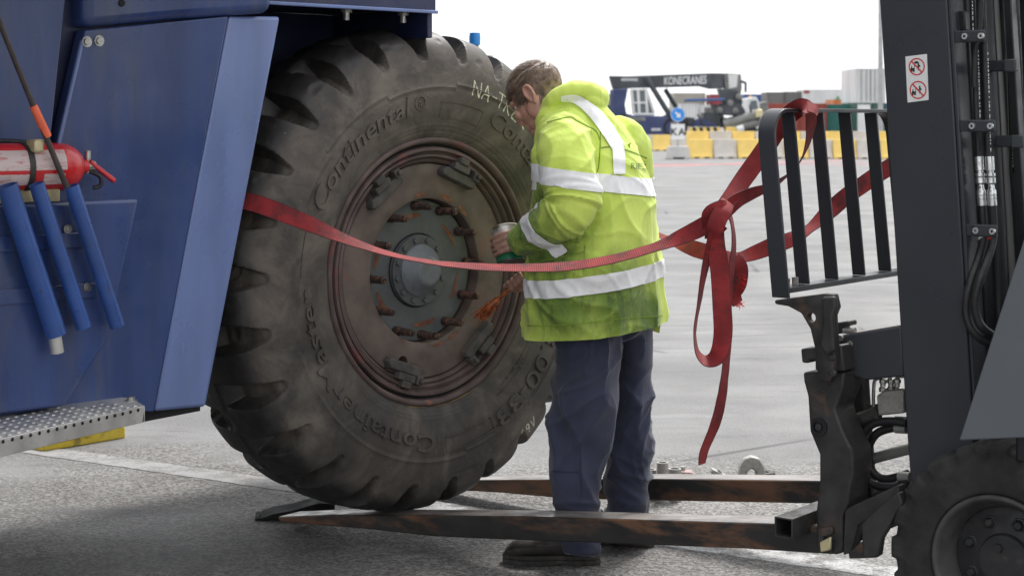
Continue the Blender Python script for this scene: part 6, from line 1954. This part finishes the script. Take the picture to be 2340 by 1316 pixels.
o, W, H = container(1956, 2024, 236, 311, 138, 'c_green', 'dark green container under the white container, one white door open', 6, True)
MB().box((-W + .1, -.12, .15), (-W * .05, -.07, H - .12)).build('white_door', 'farwhite', o, .01)
o, W, H = container(1955, 2024, 157, 235.5, 138, 'c_white', 'weathered white container stacked on the dark green one', 6, True)
container(2026, 2200, 236, 311, 142, 'c_blue', 'blue container on the ground hidden by the mast', 6)
container(1753, 1792, 211, 268, 250, 'c_grey', 'left half of the dark grey containers above the red ones', 6)
container(1793, 1834, 210, 268, 250.2, 'c_grey', 'right dark grey container beside the long white one', 6)
o, W, H = container(1835, 1952, 205, 268, 249, 'c_white', 'long white container lettered in green above the red ones', 6)
vs, fs = text_geo('AMI', 2.0, .01, .1, .03)
MB(Matrix.Translation((W - 3.1, -.06, H - 2.35)) @ Matrix.Rotation(R(90), 4, 'X')).add(vs, fs).build('green_lettering', 'letter_green', o, smooth=False)
MB().box((-W + .1, -.07, H - .55), (-W + .9, -.05, H - .15)).build('red_plate', 'c_maroon', o)
container(1906, 1938, 228, 268, 215, 'c_orange', 'small orange container in front of the long white one', 6)
container(1540, 1612, 213, 268, 260, 'c_tan', 'long beige container seen under the lettered boom', 8)
container(1624, 1654, 216, 268, 255, 'c_maroon', 'small dark red container right of the beige one', 6)
container(1374, 1400, 216, 268, 240, 'c_brown', 'brownish container between the worker and the reach stacker', 6)
container(1362, 1400, 241, 311, 165, 'c_green', 'green container low beside the reach stacker tail', 6)
container(1556, 1596, 238, 300, 160, 'c_white', 'left white box trailer under the lettered boom', 6)
container(1598, 1640, 240, 300, 161, 'c_white', 'right white box trailer behind the hazard stripes', 6)
container(1700, 1752, 216, 268, 262, 'c_blue', 'far blue container behind the white lorry cab', 6)
container(2170, 2260, 218, 311, 150, 'c_teal', 'far green container glimpsed between the mast rails', 6)
# lamp mast
lm = thing('lamp_mast', 'tall grey lamp mast rising beside the fork truck mast', 'lamp mast', P(2012, 268, 95).xy.to_3d())
MB().tube([(0, 0, 0), (0, 0, 14)], [.16, .08], 16).build('mast_tube', 'signpost', lm)
MB().tube([(0, 0, 13.9), (-1.2, 0, 14.2)], .05, 8).build('arm', 'signpost', lm)
MB().cbox((-1.5, 0, 14.2), (.7, .3, .12)).build('lamp_head', 'signpost', lm, .03)
